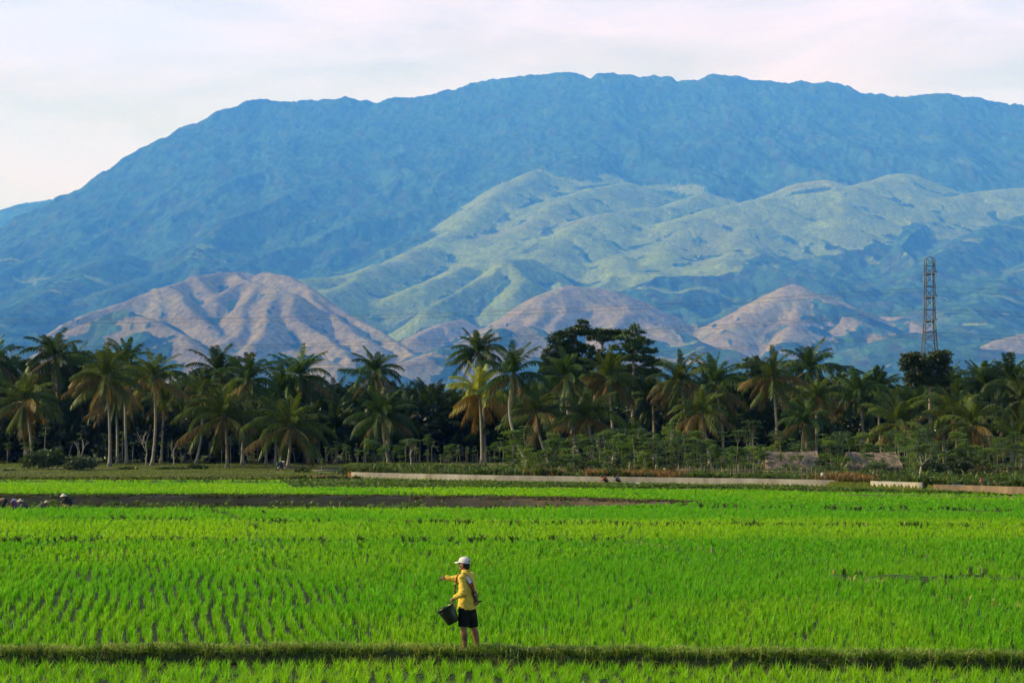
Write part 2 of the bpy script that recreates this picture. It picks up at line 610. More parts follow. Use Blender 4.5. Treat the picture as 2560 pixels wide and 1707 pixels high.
# every hill is a set of crest lines with slopes falling off both sides
ridges = [
    # the big grassy spur and its ribs
    (GREEN, .62, 40, 420, [(1330, 430, 7050), (1290, 455, 6850), (1240, 492, 6600), (1180, 545, 6300), (1120, 590, 6050), (1060, 620, 5800),
                           (1000, 650, 5550), (940, 668, 5350), (880, 690, 5150), (800, 698, 5000), (740, 702, 4850)]),
    (GREEN, .50, 45, 300, [(1560, 458, 7000), (1480, 474, 6800), (1410, 494, 6600), (1360, 530, 6350), (1300, 580, 6050), (1230, 640, 5700),
                           (1160, 680, 5400), (1080, 715, 5100), (985, 748, 4850)]),
    (GREEN, .46, 45, 300, [(1760, 484, 6850), (1650, 520, 6500), (1560, 528, 6350), (1480, 543, 6200), (1420, 582, 5950), (1360, 632, 5650), (1310, 690, 5350)]),
    (GREEN, .72, 12, 210, [(1325, 650, 5350), (1273, 653, 5150), (1220, 690, 4950), (1160, 725, 4800), (1075, 772, 4600)]),
    (GREEN, .66, 14, 150, [(1273, 653, 5150), (1300, 700, 4900), (1290, 745, 4700)]),
    (GREEN, .55, 20, 90, [(1160, 668, 5350), (1080, 705, 5050), (1020, 730, 4900)]),
    (GREEN, .55, 14, 130, [(940, 668, 5350), (860, 716, 4900), (800, 735, 4700)]),
    (GREEN, .42, 45, 380, [(2240, 436, 7050), (2200, 452, 6900), (2120, 472, 6700), (2000, 487, 6600), (1900, 502, 6500), (1800, 521, 6350),
                           (1720, 545, 6200), (1690, 600, 5900), (1640, 660, 5500)]),
    (GREEN, .42, 40, 400, [(2640, 462, 7050), (2560, 472, 7000), (2450, 480, 6900), (2350, 502, 6700), (2270, 530, 6500)]),
    (GREEN, .45, 30, 260, [(1940, 486, 6850), (2010, 459, 6850), (2065, 452, 6850), (2110, 470, 6700), (2100, 520, 6350)]),
    (GREEN, .45, 26, 200, [(1900, 505, 6480), (1850, 560, 6150), (1830, 610, 5850)]),
    (FOREST, .46, 30, 0, [(2700, 520, 6500), (2560, 545, 6300), (2450, 585, 6000), (2350, 642, 5600), (2270, 720, 5100), (2220, 770, 4800)]),
    (FOREST, .46, 30, 0, [(2620, 640, 5600), (2520, 700, 5200), (2450, 770, 4700), (2400, 830, 4300)]),
    (FOREST, .46, 26, 0, [(1830, 632, 5650), (1760, 700, 5200), (1690, 770, 4750), (1640, 810, 4500)]),
    (FOREST, .46, 26, 0, [(1540, 640, 5600), (1600, 700, 5200), (1640, 760, 4800)]),
    (FOREST, .40, 26, 0, [(300, 640, 5800), (200, 690, 5300), (80, 760, 4700), (-60, 810, 4300)]),
    (FOREST, .40, 26, 0, [(640, 640, 5900), (520, 650, 5700), (400, 690, 5300), (280, 735, 4900)]),
    (FOREST, .40, 20, 0, [(-160, 575, 9900), (0, 531, 9900), (60, 514, 9900), (130, 503, 9900), (220, 520, 9900), (320, 560, 9900)]),
    # brown hill behind the middle palms
    (BROWN, .50, 36, 330, [(1580, 752, 4480), (1490, 723, 4400), (1420, 722, 4350), (1370, 745, 4250), (1300, 785, 4100), (1220, 835, 3950), (1110, 885, 3800)]),
    (BROWN, .52, 24, 200, [(1435, 722, 4350), (1500, 765, 4250), (1560, 770, 4200), (1620, 815, 4100), (1700, 870, 3950), (1770, 905, 3800)]),
    (BROWN, .60, 12, 200, [(1560, 770, 4200), (1525, 830, 3950), (1480, 890, 3750)]),
    (BROWN, .60, 12, 220, [(1425, 725, 4350), (1400, 790, 4100), (1360, 855, 3850)]),
    (BROWN, .60, 12, 220, [(1370, 745, 4250), (1330, 810, 3980), (1280, 870, 3780)]),
    # brown peak left of the tower
    (BROWN, .48, 34, 210, [(1990, 718, 4500), (1930, 745, 4350), (1875, 790, 4200), (1820, 850, 4000)]),
    (MIXED, .46, 34, 150, [(1990, 718, 4500), (2060, 762, 4350), (2140, 812, 4200), (2220, 862, 4050), (2300, 900, 3900)]),
    (MIXED, .55, 12, 220, [(1995, 722, 4500), (1985, 800, 4150), (1960, 880, 3900)]),
    (MIXED, .50, 14, 130, [(2190, 795, 4600), (2255, 795, 4500), (2320, 840, 4300), (2350, 880, 4100)]),
    (BROWN, .50, 14, 250, [(2720, 815, 4000), (2560, 838, 3900), (2500, 852, 3850), (2430, 888, 3750)]),
    (BROWN, .50, 10, 70, [(1150, 802, 4480), (1095, 812, 4400), (1040, 840, 4300)]),
    (MIXED, .45, 18, 240, [(960, 935, 3150), (1040, 900, 3260), (1140, 862, 3380), (1240, 830, 3500), (1300, 815, 3600)]),
    (MIXED, .45, 18, 200, [(1500, 900, 3500), (1600, 890, 3600), (1720, 905, 3600)]),
    # brown hills on the left
    (BROWN, .66, 10, 300, [(20, 925, 3480), (90, 874, 3600), (170, 814, 3700), (250, 777, 3800), (330, 748, 3850), (385, 731, 3900), (430, 722, 3900),
                           (480, 697, 4050), (550, 685, 4200), (600, 682, 4250), (640, 692, 4250), (662, 683, 4250), (720, 693, 4200), (770, 720, 4100),
                           (830, 758, 4000), (900, 802, 3900), (980, 852, 3750), (1030, 890, 3600)]),
    (BROWN, .66, 9, 260, [(430, 722, 3900), (455, 750, 3780), (490, 790, 3650), (540, 845, 3500), (566, 890, 3380)]),
    (BROWN, .66, 9, 220, [(395, 729, 3900), (392, 775, 3750), (415, 830, 3600), (440, 875, 3450)]),
    (BROWN, .66, 10, 260, [(600, 690, 4200), (612, 707, 4050), (660, 717, 3950), (723, 734, 3850), (738, 790, 3700), (790, 832, 3600), (840, 872, 3450), (880, 905, 3350)]),
    (BROWN, .66, 9, 200, [(612, 707, 4050), (570, 730, 3920), (538, 748, 3830)]),
    (BROWN, .66, 9, 220, [(640, 714, 3980), (622, 770, 3750), (590, 822, 3560), (560, 870, 3400)]),
    (BROWN, .66, 9, 220, [(690, 726, 3900), (672, 790, 3650), (645, 850, 3450), (630, 905, 3300)]),
    (BROWN, .60, 9, 200, [(770, 720, 4100), (800, 770, 3900), (870, 820, 3750), (920, 860, 3620)]),
    (BROWN, .66, 9, 200, [(480, 697, 4050), (520, 725, 3950), (545, 765, 3800)]),
    (MIXED, .50, 14, 230, [(120, 880, 3250), (200, 815, 3350), (300, 785, 3400), (370, 800, 3330), (450, 842, 3220), (520, 895, 3100)]),
    (MIXED, .50, 14, 160, [(640, 905, 3200), (720, 880, 3260), (800, 900, 3200), (860, 925, 3100)]),
]
wx = XG + 15 * fbm(XG / 210, YG / 210, 61, 3) + 2.5 * fbm(XG / 45, YG / 45, 62, 2)
wy = YG + 15 * fbm(XG / 210, YG / 210, 63, 3) + 2.5 * fbm(XG / 45, YG / 45, 64, 2)
lump = fbm(XG / 130, YG / 130, 65, 4)
fine = ridged(XG / 95, YG / 95, 66, 3, 0.5) - 1.0
for ci, (cv, s, r, wid, pts) in enumerate(ridges):
    if cv == BROWN:
        s *= 1.18
    P3 = np.array([W(*p) for p in pts])
    rmax = P3[:, 2].max() / s * 1.15 + 150
    iy0 = np.searchsorted(yy, P3[:, 1].min() - rmax)
    iy1 = np.searchsorted(yy, P3[:, 1].max() + rmax)
    um, uM = ((P3[:, 0] - rmax) / P3[:, 1]).min(), ((P3[:, 0] + rmax) / P3[:, 1]).max()
    iu0, iu1 = np.searchsorted(uu, um), np.searchsorted(uu, uM)
    sl = (slice(iy0, iy1), slice(iu0, iu1))
    ax, ay = wx[sl], wy[sl]
    best = np.full(ax.shape, -1e4)
    bd = np.full(ax.shape, 1e4)
    al = np.zeros(ax.shape)
    run = 0.0
    for a, b in zip(P3[:-1], P3[1:]):
        dx, dy = b[0] - a[0], b[1] - a[1]
        L2 = dx * dx + dy * dy
        t = np.clip(((ax - a[0]) * dx + (ay - a[1]) * dy) / L2, 0, 1)
        d = np.hypot(ax - a[0] - t * dx, ay - a[1] - t * dy)
        hh = a[2] + (b[2] - a[2]) * t - s * (np.sqrt(d * d + r * r) - r)
        mm = hh > best
        best = np.where(mm, hh, best)
        bd = np.where(mm, d, bd)
        al = np.where(mm, run + t * math.sqrt(L2), al)
        run += math.sqrt(L2)
    flank = np.clip(bd / 60.0, 0, 1)
    rw = {FOREST: 90.0, GREEN: 70.0, BROWN: 38.0, MIXED: 45.0}[cv]
    rill = vnoise(al / rw, bd / (rw * 9), 400 + ci) + 0.5 * vnoise(al / (rw * .42), bd / (rw * 5), 500 + ci)
    best = best + flank * (1.8 * lump[sl] + 1.0 * fine[sl]) + np.clip(bd / 90.0, 0, 1.3) * rill * {FOREST: 4, GREEN: 7, BROWN: 7, MIXED: 5}[cv]
    hs = h[sl]
    up = best > hs
    # soft blend where slopes meet
    k = 14.0
    dlt = np.clip(1 - np.abs(best - hs) / k, 0, 1)
    h[sl] = np.where(up, best, hs) + dlt * dlt * k * 0.25
    own = {FOREST: 0, GREEN: 1, BROWN: 2, MIXED: 2}[cv]
    o_, c_, d_ = owner[sl], cover[sl], dist_r[sl]
    o_[up] = own
    frac = bd / max(wid, 1)
    if cv == FOREST:
        c_[up] = FOREST
    elif cv == MIXED:
        isg = (frac + 0.9 * fbm(XG[sl] / 90, YG[sl] / 90, 90 + ci, 4) + 0.25) < 0.55
        c_[up & isg] = BROWN
        c_[up & ~isg] = FOREST
    else:
        isg = (frac * (0.62 if cv == GREEN else 0.8) + 0.5 * fbm(XG[sl] / 120, YG[sl] / 120, 90 + ci, 4)) < 0.95
        c_[up & isg] = cv
        c_[up & ~isg] = FOREST
    d_[up] = bd[up]

cover[gm & (owner < 2) & (cover == FOREST)] = GREEN
# scattered tree clumps on the grass, in hollows first
lap = h - 0.25 * (np.roll(h, 9, 0) + np.roll(h, -9, 0) + np.roll(h, 9, 1) + np.roll(h, -9, 1))
clump = fbm(XG / 75, YG / 75, 131, 4) - 0.16 * lap
cover[(clump > 1.02) & (cover == GREEN)] = FOREST
cover[(clump > 1.5) & (cover == BROWN)] = FOREST
shrub = fbm(XG / 22, YG / 50, 133, 2)
cover[(shrub > 0.66) & (cover == BROWN) & (fbm(XG / 300, YG / 300, 134, 2) > -0.1)] = FOREST
cover[(shrub > 0.85) & (cover == GREEN) & (fbm(XG / 300, YG / 300, 136, 2) > -0.1)] = FOREST
is_f = cover == FOREST
# glades on the lower forest
glade = (fbm(XG / 210, YG / 130, 141, 4) > 0.62) & (YG < 6200) & (owner == 0)
cover[glade & is_f] = GREEN
is_f = cover == FOREST
w1, id1 = worley(XG / 17.0, YG / 46.0, 5)      # deeper than wide: crowns stand up and hide the ground behind
w2, id2 = worley(XG / 34.0, YG / 90.0, 6)
can = 6.0 * np.sqrt(np.clip(1 - w1 * w1 * 1.1, 0, 1)) + 4.5 * np.sqrt(np.clip(1 - w2 * w2 * 1.2, 0, 1)) * (id2 > 0.45) + 3.5 * id1
lowf = np.clip((YG - YA) / 400.0, 0, 1)
soft = is_f.astype(float)
for _ in range(4):
    soft = 0.25 * (np.roll(soft, 1, 0) + np.roll(soft, -1, 0) + np.roll(soft, 1, 1) + np.roll(soft, -1, 1))
can = can * np.clip(YG / 8000.0 + 0.15, 0.55, 1.1) * soft * 0.7
h = h + np.where(is_f, can * lowf, 0) + np.where(is_f, 0, 0.8 * fbm(XG / 16, YG / 60, 9, 2))

cf = np.zeros(h.shape + (3,))
cf[:] = (0.040, 0.085, 0.024)
cf *= ((0.50 + 1.0 * id1) * (1 + 0.35 * fbm(XG / 240, YG / 240, 171, 3)))[..., None]
cf[..., 0] += 0.02 * (id2 > 0.8)
nz_ = fbm(XG / 160, YG / 160, 71, 4)[..., None]
nz2 = fbm(XG / 30, YG / 75, 72, 3)[..., None]
cg = np.array((0.190, 0.235, 0.012)) * (1 + 0.22 * nz_ + 0.25 * nz2)
tan_ = 0.4 * sstep(0.1, 0.9, fbm(XG / 420, YG / 420, 75, 3) + 0.25 * nz2[..., 0])[..., None]
cg = cg * (1 - tan_) + np.array((0.24, 0.215, 0.05)) * tan_
cb = np.array((0.255, 0.200, 0.075)) * (1 + 0.2 * nz_ + 0.2 * nz2)
grn = sstep(0.15, 0.9, fbm(XG / 150, YG / 150, 76, 4))[..., None]
cb = cb * (1 - 0.6 * grn) + np.array((0.22, 0.22, 0.08)) * 0.6 * grn
# bare pale soil streaks
soil = sstep(0.75, 1.15, fbm(XG / 60, YG / 200, 79, 4))[..., None]
cb = cb * (1 - soil) + np.array((0.34, 0.235, 0.13)) * soil
col = np.where((cover == GREEN)[..., None], cg, np.where((cover == BROWN)[..., None], cb, cf))
col = np.clip(col, 0.01, 0.6)

m, nt, out = new_mat("hillside")
L = nt.links.new
at = N(nt, "ShaderNodeAttribute", attribute_name="col")
dfm = N(nt, "ShaderNodeBsdfDiffuse")
dfm.inputs["Roughness"].default_value = 0.6
tcn = N(nt, "ShaderNodeTexCoord")
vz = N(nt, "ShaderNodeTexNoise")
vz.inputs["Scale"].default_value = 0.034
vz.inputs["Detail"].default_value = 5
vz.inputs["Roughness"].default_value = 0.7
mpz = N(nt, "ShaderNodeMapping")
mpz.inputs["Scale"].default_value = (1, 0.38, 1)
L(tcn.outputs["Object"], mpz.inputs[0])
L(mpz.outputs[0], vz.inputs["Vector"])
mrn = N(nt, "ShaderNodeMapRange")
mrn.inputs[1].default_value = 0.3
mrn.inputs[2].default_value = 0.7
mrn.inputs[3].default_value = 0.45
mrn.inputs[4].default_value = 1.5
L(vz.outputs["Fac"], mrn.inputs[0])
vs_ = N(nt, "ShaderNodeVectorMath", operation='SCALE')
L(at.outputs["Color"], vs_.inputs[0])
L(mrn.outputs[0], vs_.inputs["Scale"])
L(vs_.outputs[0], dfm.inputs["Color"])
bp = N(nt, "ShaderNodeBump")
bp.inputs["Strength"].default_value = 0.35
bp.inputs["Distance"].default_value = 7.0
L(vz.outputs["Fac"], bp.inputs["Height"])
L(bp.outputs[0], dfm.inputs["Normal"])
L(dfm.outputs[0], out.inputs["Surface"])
HILL = m

V = np.stack([XG, YG, h], -1).reshape(-1, 3) * KM
idx = np.arange(NYR * NU).reshape(NYR, NU)
Q = np.stack([idx[:-1, :-1], idx[:-1, 1:], idx[1:, 1:], idx[1:, :-1]], -1).reshape(-1, 4)
qo = owner[:-1, :-1].reshape(-1)
qh = h[:-1, :-1].reshape(-1)
colf = col.reshape(-1, 3)
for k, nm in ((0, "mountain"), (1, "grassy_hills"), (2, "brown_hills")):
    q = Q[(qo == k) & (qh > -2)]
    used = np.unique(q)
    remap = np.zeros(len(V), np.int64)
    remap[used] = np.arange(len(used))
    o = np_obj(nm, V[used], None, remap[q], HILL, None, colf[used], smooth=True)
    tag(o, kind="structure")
del V, Q, colf, wx, wy, cf, cg, cb, w1, w2, id1, id2, can, lap
# ================================================================ the plain: paddies, bunds, canal wall line


def poly_d(x, y, pts):
    """distance to a polyline in plan, and the parameter along it"""
    best = np.full(np.shape(x), 1e9)
    for a, b in zip(pts[:-1], pts[1:]):
        dx, dy = b[0] - a[0], b[1] - a[1]
        t = np.clip(((x - a[0]) * dx + (y - a[1]) * dy) / (dx * dx + dy * dy), 0, 1)
        best = np.minimum(best, np.hypot(x - a[0] - t * dx, y - a[1] - t * dy))
    return best


def plan(pts, z=0.1):
    """photograph points lying on the ground at height z -> plan positions"""
    return [(XX(px, DG(py, z)), DG(py, z)) for px, py in pts]


BUND = [(-14.0, 35.75), (-9.2, 35.7), (-6.0, 36.0), (-3.0, 36.15), (0.0, 35.75), (2.5, 35.5), (4.2, 35.35), (6.4, 35.1), (9.5, 34.95), (14.0, 34.9)]


def bund_y(x):
    a = np.array(BUND)
    return np.interp(x, a[:, 0], a[:, 1]) + 0.13 * vnoise(np.asarray(x) * 0.7, np.asarray(x) * 0, 3) + 0.07 * vnoise(np.asarray(x) * 2.3, np.asarray(x) * 0, 4)


# smaller bunds between the plots: polyline, half width, height
SMALL = [
    (plan([(-200, 1354), (60, 1353), (330, 1350), (680, 1351), (1000, 1353), (1300, 1353), (1560, 1350)]), .22, .10),
    (plan([(1560, 1350), (1640, 1362), (1780, 1388), (1900, 1408), (2010, 1427), (2090, 1441)]), .08, .06),
    (plan([(2090, 1441), (2300, 1444), (2560, 1446), (2800, 1447)]), .25, .20),
    (plan([(2090, 1441), (2200, 1462), (2330, 1482), (2450, 1502), (2560, 1525), (2700, 1560)]), .06, .04),
    (plan([(500, 1262), (540, 1280), (600, 1298), (640, 1318), (665, 1350)]), .16, .06),
    (plan([(100, 1354), (150, 1380), (230, 1440)]), .06, .0),
    (plan([(640, 1304), (900, 1306), (1300, 1309), (1700, 1311), (2100, 1313), (2700, 1318)]), .22, .08),
    (plan([(100, 1296), (250, 1297), (480, 1300)]), .22, .10),
    (plan([(1700, 1266), (1900, 1271), (2200, 1275), (2700, 1280)]), .3, .14),
    (plan([(1700, 1389), (2000, 1391), (2700, 1395)]), .14, .03),
    (plan([(-200, 1205), (150, 1206), (420, 1207), (720, 1208), (760, 1212)]), .35, .28),
    (plan([(820, 1226), (1000, 1234), (1300, 1238), (1700, 1236)]), .2, .06),
]


def tail(px, a, b):
    return np.interp(px, a, b)


POND_N = ([-300, 1200, 1500, 1750], [107.5, 107.5, 110.0, 116.0])     # near edge of the flooded strip
POND_F = ([-300, 700, 1300, 1500, 1750], [132.5, 132.0, 127.5, 124.5, 117.5])     # far edge
BANK = ([-400, 700, 730, 1280, 1900, 2100, 2560, 2900], [172.0, 172.0, 149.0, 148.0, 142.0, 136.0, 129.5, 126.0])
WALL_PTS = [(878, 178), (1080, 169), (1280, 163), (1600, 157), (1900, 151.5), (2060, 147), (2185, 142.5), (2304, 138.5)]
WALL_XY = [(XX(p, y), y) for p, y in WALL_PTS]


def gz(x, y, fine=True):
    """height of the ground"""
    x = np.asarray(x, float)
    y = np.asarray(y, float)
    px = x / np.maximum(y, 1.0) * F + CX
    z = np.full(x.shape, -0.04)
    by = bund_y(x)
    z = np.where(y < by, -0.22, z)
    d = y - by
    top = 0.17 + 0.05 * vnoise(x * 1.6, x * 0, 5) + 0.025 * vnoise(x * 5.0, y * 5.0, 6)
    prof = np.where(d < 0, sstep(-0.33, -0.20, d), 1 - sstep(0.45, 1.3, d))
    base = np.where(d < 0, -0.22, -0.04)
    z = np.where((d > -0.8) & (d < 1.6), base + (top - base) * prof, z)
    for pts, hw, hh in SMALL:
        P = np.array(pts)
        if y.max() < P[:, 1].min() - 3 or y.min() > P[:, 1].max() + 3:
            continue
        dd = poly_d(x, y, pts)
        n = 0.75 + 0.5 * vnoise(x * 0.9, y * 0.9, 12)
        z = np.maximum(z, -0.04 + (hh + 0.04) * n * (1 - sstep(hw, hw + 0.3, dd)))
    # flooded strip, lower than the plots
    pn, pf = tail(px, *POND_N), tail(px, *POND_F)
    inp = (y > pn) & (y < pf) & (px < 1750)
    edge = np.minimum(y - pn, pf - y)
    z = np.where(inp, np.where(edge < 1.0, -0.04 - 0.36 * np.clip(edge, 0, 1), -0.40 + 0.10 * vnoise(x * 0.35, y * 0.2, 4)), z)
    rim = (y >= pf) & (y < pf + 2.6) & (px < 1790)
    z = np.where(rim, -0.06 + 0.10 * np.sin(np.clip((y - pf) / 2.6, 0, 1) * math.pi) * (0.8 + 0.5 * vnoise(x * 0.5, y * 0.5, 9)), z)
    # grassy bank up to the canal wall and the ground behind
    bk = tail(px, *BANK)
    lift = np.where(px < 700, 0.26, 0.30)
    b = sstep(0, 1.5, y - bk)
    step2 = np.where(px > 730, 0.10 * sstep(0.42, 0.5, (y - bk) / np.maximum(np.interp(px, *zip(*WALL_PTS)) - bk, 1)), 0)
    z = np.where(y > bk, -0.04 + (lift - 0.12) * b + step2 + 0.05 * vnoise(x * 0.5, y * 0.5, 21) * b, z)
    wl = np.interp(px, *zip(*WALL_PTS))
    behind = (y > wl + 0.2) & (px > 870)
    z = np.where(behind, 0.62 + 0.1 * sstep(0, 30, y - wl) + 0.04 * vnoise(x * 0.3, y * 0.3, 22), z)
    wl2 = np.interp(px, [2304, 2560, 2900], [138.8, 131.5, 123])
    z = np.where((px > 2304) & (y > wl2 + 0.2), 0.60, z)
    back = (y > 182) & (px <= 870)
    z = np.where(back, 0.22 + 0.35 * sstep(182, 215, y) + 0.06 * vnoise(x * 0.2, y * 0.2, 23), z)
    return z


us = np.concatenate([np.linspace(-1.8, -0.32, 30)[:-1], np.linspace(-0.32, 0.32, 520), np.linspace(0.32, 1.8, 30)[1:]])
ys = np.concatenate([np.linspace(6, 31, 12)[:-1], np.linspace(31, 40, 150)[:-1], np.geomspace(40, 100, 330)[:-1], np.geomspace(100, 260, 420)[:-1],
                     np.geomspace(260, 1400, 40)])
UGr, YGr = np.meshgrid(us, ys)
XGr = UGr * YGr
ZGr = gz(XGr, YGr)
ZGr[ys > 900] -= np.linspace(0, 3.0, (ys > 900).sum())[:, None]
pxg = UGr * F + CX
cg_ = np.zeros(XGr.shape + (3,))
mud = np.array((0.026, 0.042, 0.010))
cg_[:] = mud
cg_ *= (1 + 0.35 * fbm(XGr * 0.6, YGr * 0.6, 31, 3))[..., None]
# beyond the near plots the seedlings close over the mud
far_f = sstep(60, 110, YGr)[..., None]
cg_ = cg_ * (1 - far_f) + np.array((0.09, 0.20, 0.02)) * far_f
inp_ = (YGr > tail(pxg, *POND_N)) & (YGr < tail(pxg, *POND_F) + 3.0) & (pxg < 1800)
pm_ = sstep(900, 1500, pxg[inp_])[:, None]
cg_[inp_] = (np.array((0.020, 0.022, 0.012)) * (1 - pm_) + np.array((0.085, 0.062, 0.038)) * pm_) * (1 + 0.3 * fbm(XGr[inp_] * 0.8, YGr[inp_] * 0.8, 33, 3))[:, None]
bnk = YGr > tail(pxg, *BANK)
lawn = np.array((0.085, 0.11, 0.010)) * (1 + 0.3 * fbm(XGr * 0.25, YGr * 0.12, 35, 4))[..., None]
dirt = sstep(0.35, 0.8, fbm(XGr * 0.11, YGr * 0.06, 37, 3) + 0.15)[..., None]
lawn = lawn * (1 - 0.55 * dirt) + np.array((0.13, 0.10, 0.055)) * 0.55 * dirt
cg_ = np.where(bnk[..., None], lawn, cg_)
red = (pxg > 770) & (pxg < 885) & (YGr > 174) & (YGr < 186)
cg_[red] = (0.22, 0.085, 0.04)
for pts, hw, hh in SMALL:
    dd = poly_d(XGr, YGr, pts)
    k = (1 - sstep(hw, hw + 0.35, dd))[..., None]
    cg_ = cg_ * (1 - k) + np.array((0.05, 0.085, 0.02)) * k
dB = YGr - bund_y(XGr)
k = ((dB > -0.6) & (dB < 1.2))[..., None]
cg_ = np.where(k, np.array((0.055, 0.065, 0.025)), cg_)

m, nt, out = new_mat("field_soil")
L = nt.links.new
p = N(nt, "ShaderNodeBsdfPrincipled")
p.inputs["Specular IOR Level"].default_value = 0.10
at = N(nt, "ShaderNodeAttribute", attribute_name="col")
nz = N(nt, "ShaderNodeTexNoise")
nz.inputs["Scale"].default_value = 3.0
nz.inputs["Detail"].default_value = 8
nz.inputs["Roughness"].default_value = 0.7
tcn = N(nt, "ShaderNodeTexCoord")
L(tcn.outputs["Object"], nz.inputs["Vector"])
mr = N(nt, "ShaderNodeMapRange")
mr.inputs[1].default_value, mr.inputs[2].default_value = 0.3, 0.7
mr.inputs[3].default_value, mr.inputs[4].default_value = 0.6, 1.35
L(nz.outputs["Fac"], mr.inputs[0])
sc = N(nt, "ShaderNodeVectorMath", operation='SCALE')
L(at.outputs["Color"], sc.inputs[0])
L(mr.outputs[0], sc.inputs["Scale"])
L(sc.outputs[0], p.inputs["Base Color"])
mr2 = N(nt, "ShaderNodeMapRange")
mr2.inputs[1].default_value, mr2.inputs[2].default_value = 0.35, 0.6
mr2.inputs[3].default_value, mr2.inputs[4].default_value = 0.55, 0.95
L(nz.outputs["Fac"], mr2.inputs[0])
L(mr2.outputs[0], p.inputs["Roughness"])
bp = N(nt, "ShaderNodeBump")
bp.inputs["Distance"].default_value = 0.05
L(nz.outputs["Fac"], bp.inputs["Height"])
L(bp.outputs[0], p.inputs["Normal"])
L(p.outputs[0], out.inputs["Surface"])

nR, nC = XGr.shape
idx = np.arange(nR * nC).reshape(nR, nC)
Q = np.stack([idx[:-1, :-1], idx[:-1, 1:], idx[1:, 1:], idx[1:, :-1]], -1).reshape(-1, 4)
g_o = np_obj("ground", np.stack([XGr, YGr, ZGr], -1), None, Q, m, None, np.clip(cg_, 0.01, 1).reshape(-1, 3), smooth=True)
tag(g_o, kind="structure")
# the wider plain round it, a little lower
mb = MB()
mb.add([[-16000, -450, -1.6], [16000, -450, -1.6], [16000, 25000, -1.6], [-16000, 25000, -1.6]], q=[[0, 1, 2, 3]], c=(0.06, 0.10, 0.03))
tag(mb.obj("plain", m), kind="structure")

# standing water between the rows and in the flooded strip
m, nt, out = new_mat("paddy_water")
L = nt.links.new
p = N(nt, "ShaderNodeBsdfPrincipled")
p.inputs["Base Color"].default_value = (0.030, 0.032, 0.018, 1)
p.inputs["Roughness"].default_value = 0.02
p.inputs["IOR"].default_value = 1.33
nz = N(nt, "ShaderNodeTexNoise")
nz.inputs["Scale"].default_value = 2.2
nz.inputs["Detail"].default_value = 3
tcn = N(nt, "ShaderNodeTexCoord")
mpn = N(nt, "ShaderNodeMapping")
mpn.inputs["Scale"].default_value = (0.35, 1.0, 1.0)
L(tcn.outputs["Object"], mpn.inputs[0])
L(mpn.outputs[0], nz.inputs["Vector"])
bp = N(nt, "ShaderNodeBump")
bp.inputs["Distance"].default_value = 0.0008
L(nz.outputs["Fac"], bp.inputs["Height"])
L(bp.outputs[0], p.inputs["Normal"])
L(p.outputs[0], out.inputs["Surface"])
WATER = m
v, q = [], []
pxs = np.linspace(-500, 1735, 60)
for i, pxi in enumerate(pxs):
    for yv in (tail(pxi, *POND_N) + 0.2, tail(pxi, *POND_F) - 0.1):
        v.append((XX(pxi, yv), yv, -0.31))
    if i:
        q.append([2 * i - 2, 2 * i, 2 * i + 1, 2 * i - 1])
tag(np_obj("pond_water", v, None, q, WATER), kind="structure")
mb = MB()
mb.add([[-22, 28, -.212], [22, 28, -.212], [22, 35.6, -.212], [-22, 35.6, -.212]], q=[[0, 1, 2, 3]])
tag(mb.obj("ditch_water", WATER), kind="structure")

# ---------------------------------------------------------------- rice and grass
RICE = leaf_mat("rice_leaf", trans=0.48, gloss=0.012, rough=0.5, ttint=(1.2, 1.35, 0.5), vary=0.0)
GRASS = leaf_mat("grass_leaf", trans=0.42, gloss=0.04, rough=0.5, ttint=(1.25, 1.15, 0.55), vary=0.0)


def blade_tuft(nb, hgt, width, spread, bend, r):
    """one tuft: nb blades of two segments; returns (nb*5, 3) points and per-blade random"""
    az = r.uniform(0, 2 * math.pi, nb)
    hh = hgt * r.uniform(0.6, 1.08, nb)
    lean = np.abs(r.normal(0, spread, nb))
    b0 = r.normal(0, 0.022, (nb, 2))
    dx, dy = np.cos(az), np.sin(az)
    wa = az + math.pi / 2 + r.normal(0, 0.5, nb)
    wx_, wy_ = np.cos(wa) * width / 2, np.sin(wa) * width / 2
    P = np.zeros((nb, 5, 3))
    P[:, 0] = np.stack([b0[:, 0] - wx_ * .8, b0[:, 1] - wy_ * .8, np.zeros(nb)], -1)
    P[:, 1] = np.stack([b0[:, 0] + wx_ * .8, b0[:, 1] + wy_ * .8, np.zeros(nb)], -1)
    mx, my = b0[:, 0] + dx * hh * lean * .45, b0[:, 1] + dy * hh * lean * .45
    mz = hh * 0.58
    P[:, 2] = np.stack([mx - wx_, my - wy_, mz], -1)
    P[:, 3] = np.stack([mx + wx_, my + wy_, mz], -1)
    bd = bend * r.uniform(0.3, 1.6, nb)
    tx, ty = mx + dx * hh * (lean * .55 + bd * .45), my + dy * hh * (lean * .55 + bd * .45)
    P[:, 4] = np.stack([tx, ty, hh * (1 - 0.35 * np.minimum(bd, 1.6))], -1)
    return P


